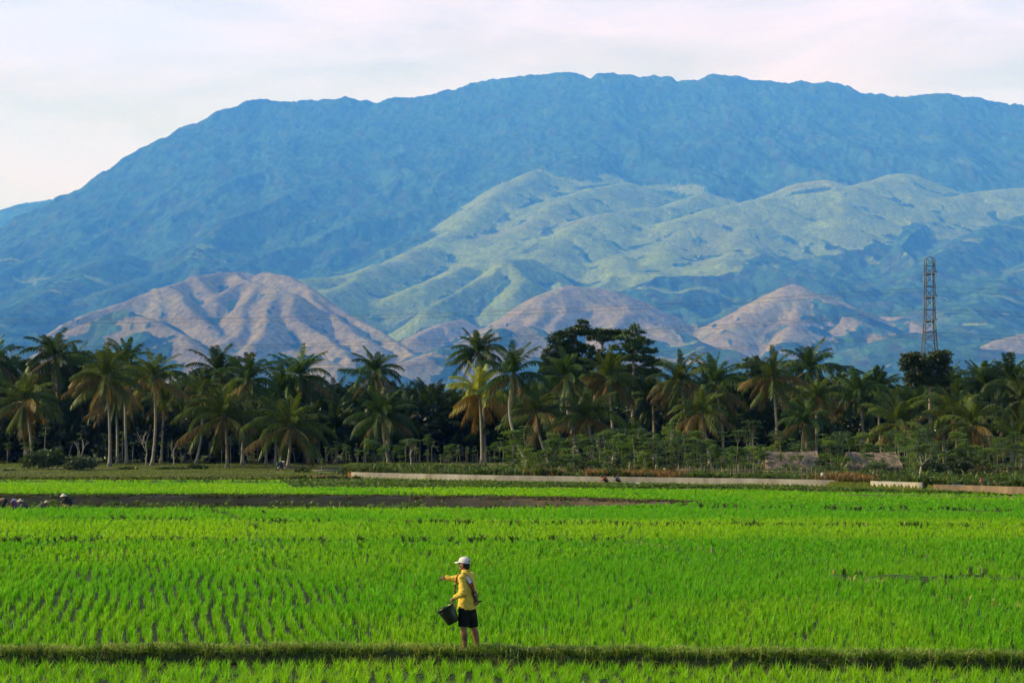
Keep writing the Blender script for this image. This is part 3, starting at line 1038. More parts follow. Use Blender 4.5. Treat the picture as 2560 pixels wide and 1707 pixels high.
def scatter_blades(name, xy, zz, nb, hgt, width, spread, bend, base_cols, colvar, mat, seed, hvar=0.2, tmpl=24, hscale=None):
    r = np.random.default_rng(seed)
    T = np.stack([blade_tuft(nb, hgt, width, spread, bend, r) for _ in range(tmpl)])      # (tmpl, nb, 5, 3)
    n = len(xy)
    ti = r.integers(0, tmpl, n)
    a = r.uniform(0, 2 * math.pi, n)
    s = 1 + r.uniform(-hvar, hvar, n)
    if hscale is not None:
        s = s * hscale
    P = T[ti] * s[:, None, None, None]
    ca, sa = np.cos(a)[:, None, None], np.sin(a)[:, None, None]
    out_ = np.empty(P.shape, np.float32)
    out_[..., 0] = P[..., 0] * ca - P[..., 1] * sa + xy[:, 0][:, None, None]
    out_[..., 1] = P[..., 0] * sa + P[..., 1] * ca + xy[:, 1][:, None, None]
    out_[..., 2] = P[..., 2] + zz[:, None, None]
    V = out_.reshape(-1, 3)
    nbt = n * nb
    i0 = np.arange(nbt) * 5
    q = np.stack([i0, i0 + 1, i0 + 3, i0 + 2], -1)
    t = np.stack([i0 + 2, i0 + 3, i0 + 4], -1)
    c = np.repeat(base_cols[:, None, :], nb, 1) * (1 + r.normal(0, colvar, (n, nb, 1)))
    dry = r.random((n, nb)) < 0.05
    c[dry] = np.array((0.26, 0.22, 0.07)) * r.uniform(0.6, 1.2, (dry.sum(), 1))
    c = np.repeat(c.reshape(-1, 1, 3), 5, 1)
    c[:, 4] *= np.array((1.12, 1.05, 0.85))
    o = np_obj(name, V, t, q, mat, None, np.clip(c.reshape(-1, 3), 0.005, 0.9))
    tag(o, kind="stuff")
    return o


def rice_color(x, y):
    px = x / y * F + CX
    n = fbm(x * 0.12, y * 0.05, 201, 3)
    n2 = fbm(x * 0.7, y * 0.5, 203, 2)
    base = np.array((0.122, 0.372, 0.010))
    yel = np.array((0.30, 0.49, 0.012))
    # plots sown at different times: yellower strips further back
    k = 0.16 + 0.38 * n + 0.25 * n2
    ymid = np.interp(px, [0, 1560, 1780, 2100, 2700], [75.2, 76, 76, 76.5, 76])
    k = k + np.where((y > ymid) & (y < 93), 0.45, 0)
    k = k + np.where(y > 118, 0.35, 0) - np.where((px > 1400) & (y > 95), 0.25, 0)
    k = k - np.where((px > 1560) & (y > 48) & (y < 76), 0.15, 0)
    k = k + np.where(y < 48, 0.12, 0)
    k = np.clip(k, 0, 1)[:, None]
    return base * (1 - k) + yel * k


def keep_off_bunds(x, y, extra=0.0):
    ok = np.ones(len(x), bool)
    for k, (pts, hw, hh) in enumerate(SMALL):
        if k in (4, 5, 9):
            continue
        ok &= poly_d(x, y, pts) > hw * 0.6 + 0.02 + extra
    return ok


def rows(y0, y1, step, seed, jit=0.05, ang=0.12, stepy=None):
    r = np.random.default_rng(seed)
    R_ = y1 * 0.30
    gx, gy = np.meshgrid(np.arange(-R_ - 30, R_ + 30, step), np.arange(y0 - 30, y1 + 30, stepy or step))
    ca, sa = math.cos(ang), math.sin(ang)
    cx, cy = gx.ravel(), gy.ravel() - (y0 + y1) / 2
    x = ca * cx - sa * cy
    y = sa * cx + ca * cy + (y0 + y1) / 2
    x = x + 0.22 * fbm(x * 0.22, y * 0.12, seed + 70, 3)
    x = x + r.normal(0, jit, len(x))
    y = y + r.normal(0, jit, len(x))
    m_ = (y > y0) & (y < y1) & (np.abs(x) < y * 0.275 + 9.0)
    return np.stack([x[m_], y[m_]], -1)


# plot in front of the bund: bigger clumps with gaps of dark water
xy = rows(30.5, 35.6, 0.26, 1, 0.055, 0.05, 0.22)
xy = xy[xy[:, 1] < bund_y(xy[:, 0]) - 0.55]
holes = fbm(xy[:, 0] * 1.1, xy[:, 1] * 0.9, 301, 2) > -0.62
xy = xy[holes]
scatter_blades("rice_plants", xy, np.full(len(xy), -0.22), 26, 0.40, 0.013, 0.15, 0.30, rice_color(xy[:, 0], xy[:, 1]) * 1.0, 0.16, RICE, 11)
# main plot
xy = rows(36.2, 62, 0.29, 2, 0.042, 0.16, 0.26)
xy = xy[(xy[:, 1] > bund_y(xy[:, 0]) + 1.05)]
xy = xy[keep_off_bunds(xy[:, 0], xy[:, 1])]
thin = fbm(xy[:, 0] * 0.5, xy[:, 1] * 0.35, 303, 3)
rr = np.random.default_rng(5).random(len(xy))
xy = xy[~((thin < -0.35) & (rr < 0.35))]
hs_ = 1 + 0.16 * fbm(xy[:, 0] * 0.5, xy[:, 1] * 0.3, 305, 3)
scatter_blades("rice_plants", xy, np.full(len(xy), -0.05), 20, 0.31, 0.014, 0.135, 0.28, rice_color(xy[:, 0], xy[:, 1]), 0.18, RICE, 12, hscale=hs_)
xy = rows(62, 107.8, 0.30, 3, 0.07, 0.16, 0.33)
px_ = xy[:, 0] / xy[:, 1] * F + CX
xy = xy[(xy[:, 1] < tail(px_, *POND_N)) | (px_ > 1750)]
xy = xy[keep_off_bunds(xy[:, 0], xy[:, 1])]
hs_ = 1 + 0.14 * fbm(xy[:, 0] * 0.4, xy[:, 1] * 0.2, 306, 3)
scatter_blades("rice_plants", xy, np.full(len(xy), -0.05), 12, 0.29, 0.026, 0.16, 0.28, rice_color(xy[:, 0], xy[:, 1]), 0.14, RICE, 13, hscale=hs_)
xy = rows(107.8, 172, 0.36, 4, 0.10, 0.1, 0.42)
px_ = xy[:, 0] / xy[:, 1] * F + CX
okk = (xy[:, 1] < tail(px_, *BANK) - 0.1) & ((px_ > 1750) | (xy[:, 1] < tail(px_, *POND_N)) | (xy[:, 1] > tail(px_, *POND_F) + 2.4))
xy = xy[okk]
xy = xy[keep_off_bunds(xy[:, 0], xy[:, 1], 0.1)]
scatter_blades("rice_plants", xy, np.full(len(xy), -0.05), 8, 0.30, 0.055, 0.25, 0.35, rice_color(xy[:, 0], xy[:, 1]), 0.12, RICE, 14)

# long grass on the near bund, hanging over its face
r = np.random.default_rng(21)
n = 11000
gx = r.uniform(-18, 18, n)
off = r.uniform(-0.24, 1.25, n)
by = bund_y(gx)
xy = np.stack([gx, by + off], -1)
cc = np.array((0.19, 0.33, 0.022)) * (1 + 0.25 * fbm(gx * 0.9, off * 2, 41, 2))[:, None]
pale = r.random(n) < 0.16
cc[pale] = (0.38, 0.44, 0.10)
scatter_blades("bund_grass", xy, gz(xy[:, 0], xy[:, 1]) - 0.01, 12, 0.15, 0.010, 0.55, 0.9, cc, 0.2, GRASS, 22, hvar=0.4)
n = 2400
gx = r.uniform(-18, 18, n)
xy = np.stack([gx, bund_y(gx) + r.uniform(-0.38, -0.12, n)], -1)
cc = np.array((0.13, 0.23, 0.022)) * (1 + 0.3 * r.normal(0, 1, n))[:, None]
pale = r.random(n) < 0.2
cc[pale] = (0.30, 0.32, 0.10)
scatter_blades("bund_grass", xy, gz(xy[:, 0], xy[:, 1]) - 0.01, 5, 0.27, 0.012, 0.8, 1.5, cc, 0.2, GRASS, 23, hvar=0.4)
# ragged grass along the small bunds
pts_all, cols_all, hsc = [], [], []
for k, (pts, hw, hh) in enumerate(SMALL):
    A = np.array(pts)
    for a, b in zip(A[:-1], A[1:]):
        ln = np.hypot(*(b - a))
        m_ = int(ln * (0.5 if k in (5, 9) else 2.0 if k in (1, 3, 4) else 6.0 if k in (0, 6, 7, 8) else 3.2))
        t = r.random(m_)
        q_ = a + (b - a) * t[:, None] + r.normal(0, hw * 0.6, (m_, 2)) * np.array((0.7, 1.0))
        keep = fbm(q_[:, 0] * 0.25, q_[:, 1] * 0.25, 55 + k, 2) > (-0.45 if k in (0, 6, 7, 8) else 0.0)
        q_ = q_[keep]
        pts_all.append(q_)
        if k in (1, 3):
            c = np.tile((0.34, 0.38, 0.11), (len(q_), 1))
        else:
            c = np.tile((0.045, 0.10, 0.012), (len(q_), 1))
            c[r.random(len(q_)) < 0.08] = (0.13, 0.13, 0.05)
        cols_all.append(c)
        hsc.append(np.full(len(q_), 1.0 if k not in (1, 3) else 0.8))
xy = np.concatenate(pts_all)
scatter_blades("bund_grass", xy, gz(xy[:, 0], xy[:, 1]) - 0.02, 10, 0.30, 0.030, 0.5, 0.7, np.concatenate(cols_all), 0.2, GRASS, 24, hvar=0.45, hscale=np.concatenate(hsc))
# rank growth on the flooded strip, its rim and the canal bank
n = 5200
pxr = r.uniform(-250, 1790, n)
yf = tail(pxr, *POND_F)
yv = yf + r.uniform(-0.2, 2.8, n)
xy = np.stack([XX(pxr, yv), yv], -1)
cc = np.array((0.045, 0.080, 0.015)) * r.uniform(0.6, 1.6, (n, 1))
brn = (r.random(n) < np.clip((pxr - 500) / 1400, 0.1, 0.7))
cc[brn] = np.array((0.12, 0.085, 0.045)) * r.uniform(0.7, 1.2, (brn.sum(), 1))
dens_ok = fbm(xy[:, 0] * 0.3, xy[:, 1], 61, 2) > -0.25
scatter_blades("bank_grass", xy[dens_ok], gz(xy[dens_ok][:, 0], xy[dens_ok][:, 1]) - 0.02, 8, 0.14, 0.04, 0.5, 0.7, cc[dens_ok], 0.2, GRASS, 25, hvar=0.5)
n = 3600
pxr = r.uniform(-250, 1720, n)
t = r.beta(1.2, 3.2, n)
yv = tail(pxr, *POND_N) + 0.3 + t * (tail(pxr, *POND_F) - tail(pxr, *POND_N))
xy = np.stack([XX(pxr, yv), yv], -1)
ok = fbm(xy[:, 0] * 0.22, xy[:, 1] * 0.3, 63, 2) > np.interp(pxr, [-250, 300, 700, 1250, 1720], [-0.45, -0.15, 0.05, 0.15, 0.0])
xy = xy[ok]
scatter_blades("bank_grass", xy, np.full(len(xy), -0.36), 9, 0.30, 0.05, 0.5, 0.5, np.array((0.085, 0.17, 0.025)) * r.uniform(0.6, 1.2, (len(xy), 1)), 0.2, GRASS, 26, hvar=0.5)
n = 15000
pxr = r.uniform(690, 2800, n)
bk = tail(pxr, *BANK)
wl = np.interp(pxr, [p for p, _ in WALL_PTS] + [2560, 2900], [y for _, y in WALL_PTS] + [131.0, 122.5])
fr_ = r.random(n)
yv = bk + (wl - 1.2 - bk) * fr_ - 0.2
xy = np.stack([XX(pxr, yv), yv], -1)
nn = fbm(xy[:, 0] * 0.2, xy[:, 1] * 0.5, 65, 3)
ok = nn > -0.25
cc = (np.array((0.085, 0.165, 0.014)) * (1 + 0.5 * nn)[:, None]) * r.uniform(0.6, 1.35, (n, 1))
scatter_blades("bank_grass", xy[ok], gz(xy[ok][:, 0], xy[ok][:, 1]) - 0.02, 8, 0.26, 0.05, 0.6, 0.8, cc[ok], 0.2, GRASS, 27, hvar=0.5, hscale=np.where(fr_ > 0.6, 0.45, 1.0)[ok])
n = 16000
pxr = r.uniform(-250, 900, n)
yv = 171.5 + 75 * r.random(n) ** 1.3
xy = np.stack([XX(pxr, yv), yv], -1)
nn = fbm(xy[:, 0] * 0.15, xy[:, 1] * 0.1, 67, 3)
cc = (np.array((0.115, 0.15, 0.012)) * (1 + 0.35 * nn)[:, None]) * r.uniform(0.7, 1.3, (n, 1))
low = np.where(yv < 177, 1.6, 0.5)
cc[yv < 177] *= 0.75
ok = ~((pxr > 770) & (yv > 173) & (yv < 187))
scatter_blades("lawn_grass", xy[ok], gz(xy[ok][:, 0], xy[ok][:, 1]) - 0.02, 7, 0.22, 0.06, 0.6, 0.8, cc[ok], 0.2, GRASS, 28, hvar=0.4, hscale=low[ok])
# ================================================================ coconut palms
PALM = leaf_mat("palm_leaf", trans=0.34, gloss=0.02, rough=0.42, ttint=(1.3, 1.15, 0.5), vary=0.22)
BARK = surf_mat("palm_bark", (0.35, 0.31, 0.25), 0.9, scale=1.6, color2=(0.20, 0.175, 0.135), use_col=True, bump=0.03, bump_scale=6, stretch=(1, 1, 3))
NUT = surf_mat("coconut_husk", (0.28, 0.19, 0.06), 0.6, color2=(0.15, 0.16, 0.04), scale=2.0)
TWIG = surf_mat("pale_bark", (0.42, 0.38, 0.31), 0.9, scale=3.0, color2=(0.24, 0.21, 0.16), use_col=True)


def frond(mb, r, az, e0, L, droop, hang, colr, width=0.10, nl=40, ll=0.95, ragged=0.0):
    ns = 11
    s = np.linspace(0, 1, ns)
    el = e0 - droop * s ** 1.25
    ca, sa = math.cos(az), math.sin(az)
    step = L / (ns - 1)
    hor = np.concatenate([[0], np.cumsum(np.cos(el[:-1]) * step)])
    ver = np.concatenate([[0], np.cumsum(np.sin(el[:-1]) * step)])
    twist = r.normal(0, 0.10)
    P = np.stack([hor * ca - sa * twist * hor * s, hor * sa + ca * twist * hor * s, ver], -1)
    mb.tube(P, np.linspace(0.055, 0.008, ns), n=3, col=np.array(colr) * 1.25 + 0.03, cap=False)
    sl = np.linspace(0.14, 0.99, nl)
    base = np.stack([np.interp(sl, s, P[:, i]) for i in range(3)], -1)
    tg = np.gradient(P, axis=0)
    tg = np.stack([np.interp(sl, s, tg[:, i]) for i in range(3)], -1)
    tg /= np.linalg.norm(tg, axis=1, keepdims=True)
    side = np.cross(tg, np.array([0, 0, 1.0]))
    nrm = np.linalg.norm(side, axis=1, keepdims=True)
    side = np.where(nrm > 0.15, side / np.maximum(nrm, 1e-6), np.array([-sa, ca, 0.0]))
    prof = np.sin(math.pi * np.clip(0.13 + 0.80 * sl, 0, 1)) ** 0.65
    for sg in (-1, 1):
        if ragged > 0:
            keep = r.random(nl) > ragged
        else:
            keep = np.ones(nl, bool)
        n = keep.sum()
        if n == 0:
            continue
        b = base[keep]
        t_ = tg[keep]
        th = np.radians(38 + 10 * r.random(n))[:, None]
        d = side[keep] * sg * np.cos(th) + t_ * np.sin(th)
        d[:, 2] += 0.22 - hang * 0.35
        d += r.normal(0, 0.09, (n, 3))
        d /= np.linalg.norm(d, axis=1, keepdims=True)
        l = (ll * prof[keep] * r.uniform(0.82, 1.1, n))[:, None]
        hg = hang * r.uniform(0.7, 1.3, n)[:, None]
        mid = b + d * l * 0.48
        mid[:, 2] -= (0.16 * hg * l)[:, 0]
        tip = mid + d * l * 0.42
        tip[:, 2] -= (0.62 * hg * l)[:, 0]
        w = t_ * width * 0.5
        k = np.arange(n) * 5
        V = np.stack([b - w * .7, b + w * .7, mid - w, mid + w, tip], 1).reshape(-1, 3)
        q = np.stack([k, k + 1, k + 3, k + 2], -1)
        t = np.stack([k + 2, k + 3, k + 4], -1)
        c = np.array(colr) * r.uniform(0.75, 1.25, (n, 1))
        c = np.repeat(c, 5, 0)
        mb.add(V, t=t, q=q, c=c)


def crown_mesh(seed, nf=30, L=4.3, tone="green", wind=0.0, upright=0.0, full=1.0):
    r = np.random.default_rng(seed)
    mb = MB()
    for i in range(nf):
        a = i * 2.39996 + r.normal(0, 0.25)
        age = i / (nf - 1.0)
        e0 = math.radians(87 - 124 * age ** 1.12 + r.normal(0, 9) + upright * 45 * age)
        droop = math.radians(30 + 30 * r.random() + 45 * math.sin(age * math.pi)) * (1 - 0.3 * upright)
        if age > 0.75:
            droop = math.radians(18 + 30 * r.random())
        Lf = L * (0.68 + 0.38 * math.sin(min(1, 0.28 + age) * math.pi * 0.62)) * r.uniform(0.82, 1.12)
        hang = 0.55 + 0.75 * age
        if tone == "yellow":
            c = np.array((0.31, 0.35, 0.030)) * (1.1 - 0.3 * age)
            if age > 0.70:
                c = np.array((0.34, 0.20, 0.030)) * r.uniform(0.6, 1.1)
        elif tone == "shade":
            c = np.array((0.020, 0.042, 0.006)) * r.uniform(0.75, 1.3)  # darker copy of the green: the grove's shade is put into the leaf colour
        elif tone == "warm":
            c = np.array((0.066, 0.098, 0.011)) * r.uniform(0.8, 1.25)
            if age > 0.66 and r.random() < 0.75:
                c = np.array((0.175, 0.125, 0.035)) * r.uniform(0.7, 1.15)
        else:
            c = np.array((0.034, 0.070, 0.008)) * r.uniform(0.75, 1.3)
            if age > 0.78 and r.random() < 0.5:
                c = np.array((0.14, 0.105, 0.035)) * r.uniform(0.6, 1.1)
        dead = age > 0.93 and r.random() < 0.6
        frond(mb, r, a, e0, Lf, droop, hang, c, ragged=0.25 if dead else 0.04, ll=1.0 * L / 4.3)
    # fibrous heart of the crown
    mb.tube([[0, 0, -0.45], [0, 0, 0.1], [0, 0, 0.7]], [0.17, 0.24, 0.06], n=7, col=(0.10, 0.085, 0.03))
    return mb.mesh("crown")


def nuts_mesh(seed):
    r = np.random.default_rng(seed)
    mb = MB()
    for i in range(9):
        a = r.uniform(0, 6.28)
        mb.ball((0.34 * math.cos(a), 0.34 * math.sin(a), -0.25 - 0.3 * r.random()), (0.13, 0.13, 0.16), n=7, m=5)
    return mb.mesh("coconuts", smooth=True)


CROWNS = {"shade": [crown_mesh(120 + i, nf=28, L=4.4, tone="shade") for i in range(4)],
          "green": [crown_mesh(100 + i, nf=30 + i % 4, L=4.3 + 0.2 * (i % 3)) for i in range(7)],
          "warm": [crown_mesh(140 + i, nf=31, L=4.5, tone="warm") for i in range(4)],
          "yellow": [crown_mesh(160, nf=33, L=4.2, tone="yellow")],
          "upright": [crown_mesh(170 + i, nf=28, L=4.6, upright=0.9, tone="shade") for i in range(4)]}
for k_ in CROWNS.values():
    for me_ in k_:
        me_.materials.append(PALM)
NUTS = [nuts_mesh(i) for i in range(3)]
for me_ in NUTS:
    me_.materials.append(NUT)
palm_n = [0]


def trunk_mesh(base, top, lean, r0=0.19, r1=0.12, seed=0):
    """ringed trunk from the foot (origin) to the crown, bowed a little"""
    r = np.random.default_rng(seed)
    n = 16
    s = np.linspace(0, 1, n)
    d = np.array(top) - np.array(base)
    P = np.outer(s, d)
    bow = np.sin(s * math.pi)
    P[:, 0] += bow * lean
    P[:, 1] += bow * r.normal(0, 0.15)
    rad = r1 + (r0 - r1) * (1 - s) ** 0.8 + 0.16 * np.exp(-s * 22) + 0.006 * np.sin(np.arange(n) * 2.6)
    mb = MB()
    mb.tube(P, rad, n=8, col=(1, 1, 1) * np.array(r.uniform(0.8, 1.12)))
    return mb.mesh("trunk", smooth=True)


def palm(bx, by, bz, tx, tz, crown="green", scale=1.0, label=None, group=None, lean=0.0, nuts=True, name="coconut_palm", ty=None, vi=None, rot=None):
    i = palm_n[0]
    palm_n[0] += 1
    r = random.Random(i * 13 + 5)
    root = empty(name, (bx, by, bz))
    tag(root, label, "palm tree", group)
    ty = by if ty is None else ty
    top = (tx - bx, ty - by, tz - bz)
    link_mesh("trunk", trunk_mesh((0, 0, 0), top, lean, seed=i, r0=0.17 * (0.8 + 0.2 * scale), r1=0.11), BARK, root)
    me = CROWNS[crown][(i if vi is None else vi) % len(CROWNS[crown])]
    c = link_mesh("crown", me, None, root)
    c.location = (top[0], top[1], top[2])
    c.scale = (scale, scale, scale)
    c.rotation_euler = (r.uniform(-.08, .08), r.uniform(-.08, .08), r.uniform(0, 6.28) if rot is None else rot)
    if nuts:
        k = link_mesh("coconuts", NUTS[i % 3], None, root)
        k.location = (top[0], top[1], top[2])
        k.rotation_euler = (0, 0, r.uniform(0, 6.28))
    return root


# hero palms: crown centre (px, py), foot (px, py), depth, crown kind, size, bow, label
hero = [
    ((62, 1004), (80, 1160), 233, "warm", 1.12, 0.2, "drooping coconut palm with dry lower fronds just behind the big dark bush"),
    ((136, 893), (150, 1158), 250, "green", 1.15, 0.1, "tall dark coconut palm with stiff upright plume above the leafy tree by the bush"),
    ((188, 915), (205, 1158), 262, "green", 0.95, 0.1, "shorter dark coconut palm leaning on the leafy tree crown by the big bush"),
    ((264, 945), (274, 1193), 216, "warm", 1.10, 0.15, "heavy coconut palm with long hanging brownish fronds beside the tallest slim palm"),
    ((314, 908), (317, 1172), 232, "green", 1.0, -0.1, "tallest slim coconut palm with clean straight pale trunk on the lawn"),
    ((290, 1000), (293, 1172), 240, "green", 0.9, 0.1, "short coconut palm with brown trunk, half hidden behind the tallest slim palm on the lawn"),
    ((383, 944), (380, 1183), 224, "warm", 1.05, 0.3, "coconut palm with ringed pale trunk and wide spiky crown beside the bare tree"),
    ((410, 1000), (403, 1176), 242, "green", 0.85, 0.0, "low coconut palm in the shade just behind the ringed pale trunk by the bare tree"),
    ((500, 985), (490, 1162), 240, "warm", 0.95, 0.5, "leaning coconut palm with pale slanting trunk and yellowed hanging fronds on the lawn"),
    ((546, 930), (522, 1165), 250, "green", 1.05, -0.1, "dark coconut palm with high rounded crown behind the broad palm on the lawn"),
    ((562, 1040), (568, 1195), 212, "warm", 1.22, 0.1, "broadest coconut palm on the lawn with long arching fronds almost reaching the ground"),
    ((622, 950), (606, 1195), 226, "green", 1.05, -0.2, "coconut palm whose dark foot stands on the lawn edge beside the broadest palm"),
    ((700, 975), (695, 1169), 246, "green", 1.05, 0.1, "coconut palm with feathery pale green crown behind the palm that shades the motorbike"),
    ((749, 940), (738, 1166), 248, "green", 1.15, 0.2, "tall coconut palm with dense domed crown behind the palm that shades the motorbike"),
    ((726, 1066), (718, 1192), 208, "warm", 1.12, 0.1, "low coconut palm with brown hanging fronds standing over the parked motorbike"),
    ((938, 928), (952, 1168), 244, "green", 0.92, 0.2, "lone coconut palm with ragged crown standing clear above the dark grove"),
    ((955, 1040), (972, 1169), 236, "green", 1.05, -0.15, "low coconut palm with thin arching fronds right below the lone ragged palm"),
    ((1195, 880), (1213, 1160), 240, "green", 0.95, 0.2, "dark coconut palm whose crown tops the yellow palm"),
    ((1199, 984), (1205, 1160), 232, "yellow", 1.10, 0.05, "bright yellow coconut palm with orange dead fronds hanging from the crown"),
    ((1283, 935), (1324, 1183), 204, "green", 0.95, -1.1, "coconut palm with slender curved pale trunk leaning beside the yellow palm"),
    ((1338, 1030), (1375, 1130), 216, "warm", 0.95, -0.2, "low coconut palm with pale yellow green fronds right beside the slender curved leaning trunk"),
    ((1413, 942), (1456, 1140), 222, "green", 0.98, -0.5, "coconut palm with slanting trunk in front of the dark spreading tree"),
    ((1470, 1044), (1492, 1175), 204, "warm", 0.98, -0.1, "coconut palm with thin drooping fronds and short trunk in the cassava below tall trees"),
    ((1521, 945), (1535, 1120), 226, "warm", 0.98, 0.1, "coconut palm with straight grey trunk under the flat topped tree"),
    ((1632, 995), (1634, 1120), 228, "green", 0.92, 0.1, "dark coconut palm just past the layered tree"),
    ((1702, 955), (1720, 1110), 222, "warm", 1.0, 0.2, "coconut palm with dense ball crown and hanging pale fronds past the layered tree"),
    ((1787, 958), (1808, 1110), 226, "green", 1.0, 0.3, "coconut palm with pointed crown and slanting trunk before the small dark sparse tree"),
    ((1754, 1030), (1775, 1110), 216, "warm", 0.85, 0.1, "small coconut palm with stiff pale fronds below the two pointed crowns"),
    ((1931, 945), (1943, 1135), 218, "warm", 0.98, 0.15, "coconut palm with bent straw coloured fronds behind the first thatched hut's gable"),
    ((2026, 922), (2012, 1120), 232, "green", 1.05, 0.1, "tall coconut palm with full swept crown behind the first thatched hut"),
    ((2043, 995), (2043, 1130), 222, "warm", 0.88, -0.05, "coconut palm with pale double looking trunk right behind the end of the first hut roof"),
    ((2150, 985), (2160, 1140), 224, "green", 1.0, 0.1, "bushy coconut palm behind the gap between the two thatched huts"),
    ((2196, 975), (2206, 1140), 238, "green", 1.0, -0.1, "dark coconut palm standing behind the second hut with a tall plume"),
    ((2243, 1058), (2250, 1150), 206, "warm", 1.02, 0.0, "low coconut palm with long arching fronds directly above the second hut roof"),
    ((2298, 1010), (2302, 1150), 232, "green", 0.9, 0.0, "dark coconut palm tucked under the round dark tree"),
    ((2376, 960), (2384, 1150), 246, "green", 0.85, 0.0, "small coconut palm peeping out beside the round dark tree"),
    ((2384, 1035), (2392, 1160), 216, "warm", 1.08, 0.1, "coconut palm with orange tinted fronds fanning over the dark hedge"),
    ((2430, 1066), (2423, 1170), 208, "warm", 0.98, -0.2, "coconut palm with white slanting trunk above the row of buckets"),
    ((2464, 962), (2470, 1150), 240, "green", 1.0, 0.0, "dark coconut palm with bushy crown behind the white slanting trunk"),
    ((2524, 950), (2530, 1150), 236, "green", 1.1, 0.1, "tall coconut palm with pointed plume at the end of the row by the buckets"),
    ((2552, 1000), (2560, 1160), 222, "warm", 1.05, 0.1, "coconut palm with pale yellow fronds cut by the picture edge near the buckets"),
    ((2550, 1092), (2556, 1175), 204, "warm", 0.95, 0.0, "lowest coconut palm near the buckets with fronds hanging over the hedge"),
    ((-14, 905), (-10, 1160), 246, "green", 1.0, 0.1, "dark coconut palm half outside the picture behind the leafy tree"),
    ((2008, 1052), (2004, 1130), 212, "green", 0.8, 0.0, "small shaded coconut palm squeezed behind the first hut between two trunks"),
]
for (c, f, Y, kind, s, bow, lab) in hero:
    b = W(f[0], f[1], Y)
    gzz = float(gz(np.array([b.x]), np.array([Y]))[0])
    t = W(c[0], c[1] + 4, Y)
    palm(b.x, Y, gzz - 0.05, t.x, t.z, kind, s * 0.95, lab, "coconut palms along the field edge", bow)
# a young palm and a dark fan palm among the cassava
t = W(1578, 1105, 196)
palm(t.x - .1, 196, 0.6, t.x, t.z - 0.6, "upright", 0.74, "young coconut palm with upright fronds growing out of the cassava", "coconut palms along the field edge", nuts=False)

# the grove behind: tightly planted, seen as tops and gaps
r = random.Random(4)
gl = "dark palm crowded into the shady grove behind the front row of palms"
for k in range(124):
    row = k % 4
    Y = 252 + row * 15 + r.uniform(-5, 5)
    px = -220 + (k / 123.0) * 3020 + r.uniform(-30, 30)
    mid = 690 < px < 1200
    if mid:
        py = 1040 - row * 9 + r.uniform(-14, 16)
        kind, sc = "upright", r.uniform(0.95, 1.15)
    else:
        py = 1052 - row * 22 + r.uniform(-32, 26)
        kind, sc = ("upright" if r.random() < 0.3 else "shade"), r.uniform(0.9, 1.15)
    if 1100 < px < 1320:
        py += 22
    t = W(px, py, Y)
    palm(t.x + r.uniform(-1.2, 1.2), Y, 0.6, t.x, t.z, kind, sc, gl, "palms of the shady grove", r.uniform(-.4, .4), nuts=False)
for k in range(34):
    Y = 244 + r.uniform(-6, 8)
    px = 660 + k * 18 + r.uniform(-8, 8)
    t = W(px, 1085 + r.uniform(-26, 24), Y)
    palm(t.x, Y, 0.6, t.x, t.z, "upright", r.uniform(0.9, 1.1), gl, "palms of the shady grove", 0, nuts=False)

# ================================================================ broadleaf trees and bushes
LEAF = leaf_mat("broad_leaf", trans=0.25, gloss=0.03, rough=0.4, ttint=(1.25, 1.2, 0.5), vary=0.0)
WOOD = surf_mat("tree_bark", (0.25, 0.21, 0.165), 0.9, scale=2.0, color2=(0.12, 0.10, 0.08), use_col=True)


def leaf_cloud(mb, r, clumps, size, dens, colr, flat=0.35, var=0.35):
    """clumps: (x, y, z, rx, ry, rz); leaf cards thrown through small sub-tufts of each clump"""
    for (cx, cy, cz, rx, ry, rz) in clumps:
        vol = (rx * ry + rx * rz + ry * rz) / 3.0
        nt_ = max(4, int(vol * dens / 9.0))
        d = r.normal(0, 1, (nt_, 3))
        d /= np.linalg.norm(d, axis=1, keepdims=True)
        rad = r.uniform(0.45, 1.0, nt_) ** 0.5
        ctr = np.array((cx, cy, cz)) + d * rad[:, None] * np.array((rx, ry, rz))
        per = 16
        tr = size * 2.0
        o = r.normal(0, 0.5, (nt_, per, 3)) * np.array((tr, tr, tr * 0.55))
        P = (ctr[:, None, :] + o).reshape(-1, 3)
        n = len(P)
        nrm = r.normal(0, 1, (n, 3)) * np.array((1, 1, flat)) + np.array((0, 0, 0.9)) * (r.random((n, 1)) < 0.8)
        nrm /= np.linalg.norm(nrm, axis=1, keepdims=True)
        a = np.cross(nrm, r.normal(0, 1, (n, 3)))
        a /= np.linalg.norm(a, axis=1, keepdims=True) + 1e-9
        b = np.cross(nrm, a)
        s = size * r.uniform(0.6, 1.3, (n, 1))
        V = np.stack([P - a * s, P + b * s * 0.42 + nrm * s * .12, P + a * s, P - b * s * 0.42 + nrm * s * .12], 1).reshape(-1, 3)
        k = np.arange(n) * 4
        tone = r.normal(1, var * 0.6, (nt_, 1)).repeat(per, 0).reshape(-1, 1) * r.uniform(0.75, 1.3, (n, 1))
        c = np.array(colr) * np.clip(tone, 0.35, 2.0)
        mb.add(V, q=np.stack([k, k + 1, k + 2, k + 3], -1), c=np.repeat(c, 4, 0))


def limb(mb, r, a, b, ra, rb, bow=0.12, n=6, seg=7, col=(1, 1, 1)):
    a, b = np.array(a, float), np.array(b, float)
    s = np.linspace(0, 1, seg)
    P = a + np.outer(s, b - a)
    ln = np.linalg.norm(b - a)
    off = r.normal(0, 1, 3) * ln * bow * np.array((1, 1, .4))
    P += np.outer(np.sin(s * math.pi), off)
    mb.tube(P, ra + (rb - ra) * s, n=n, col=col)


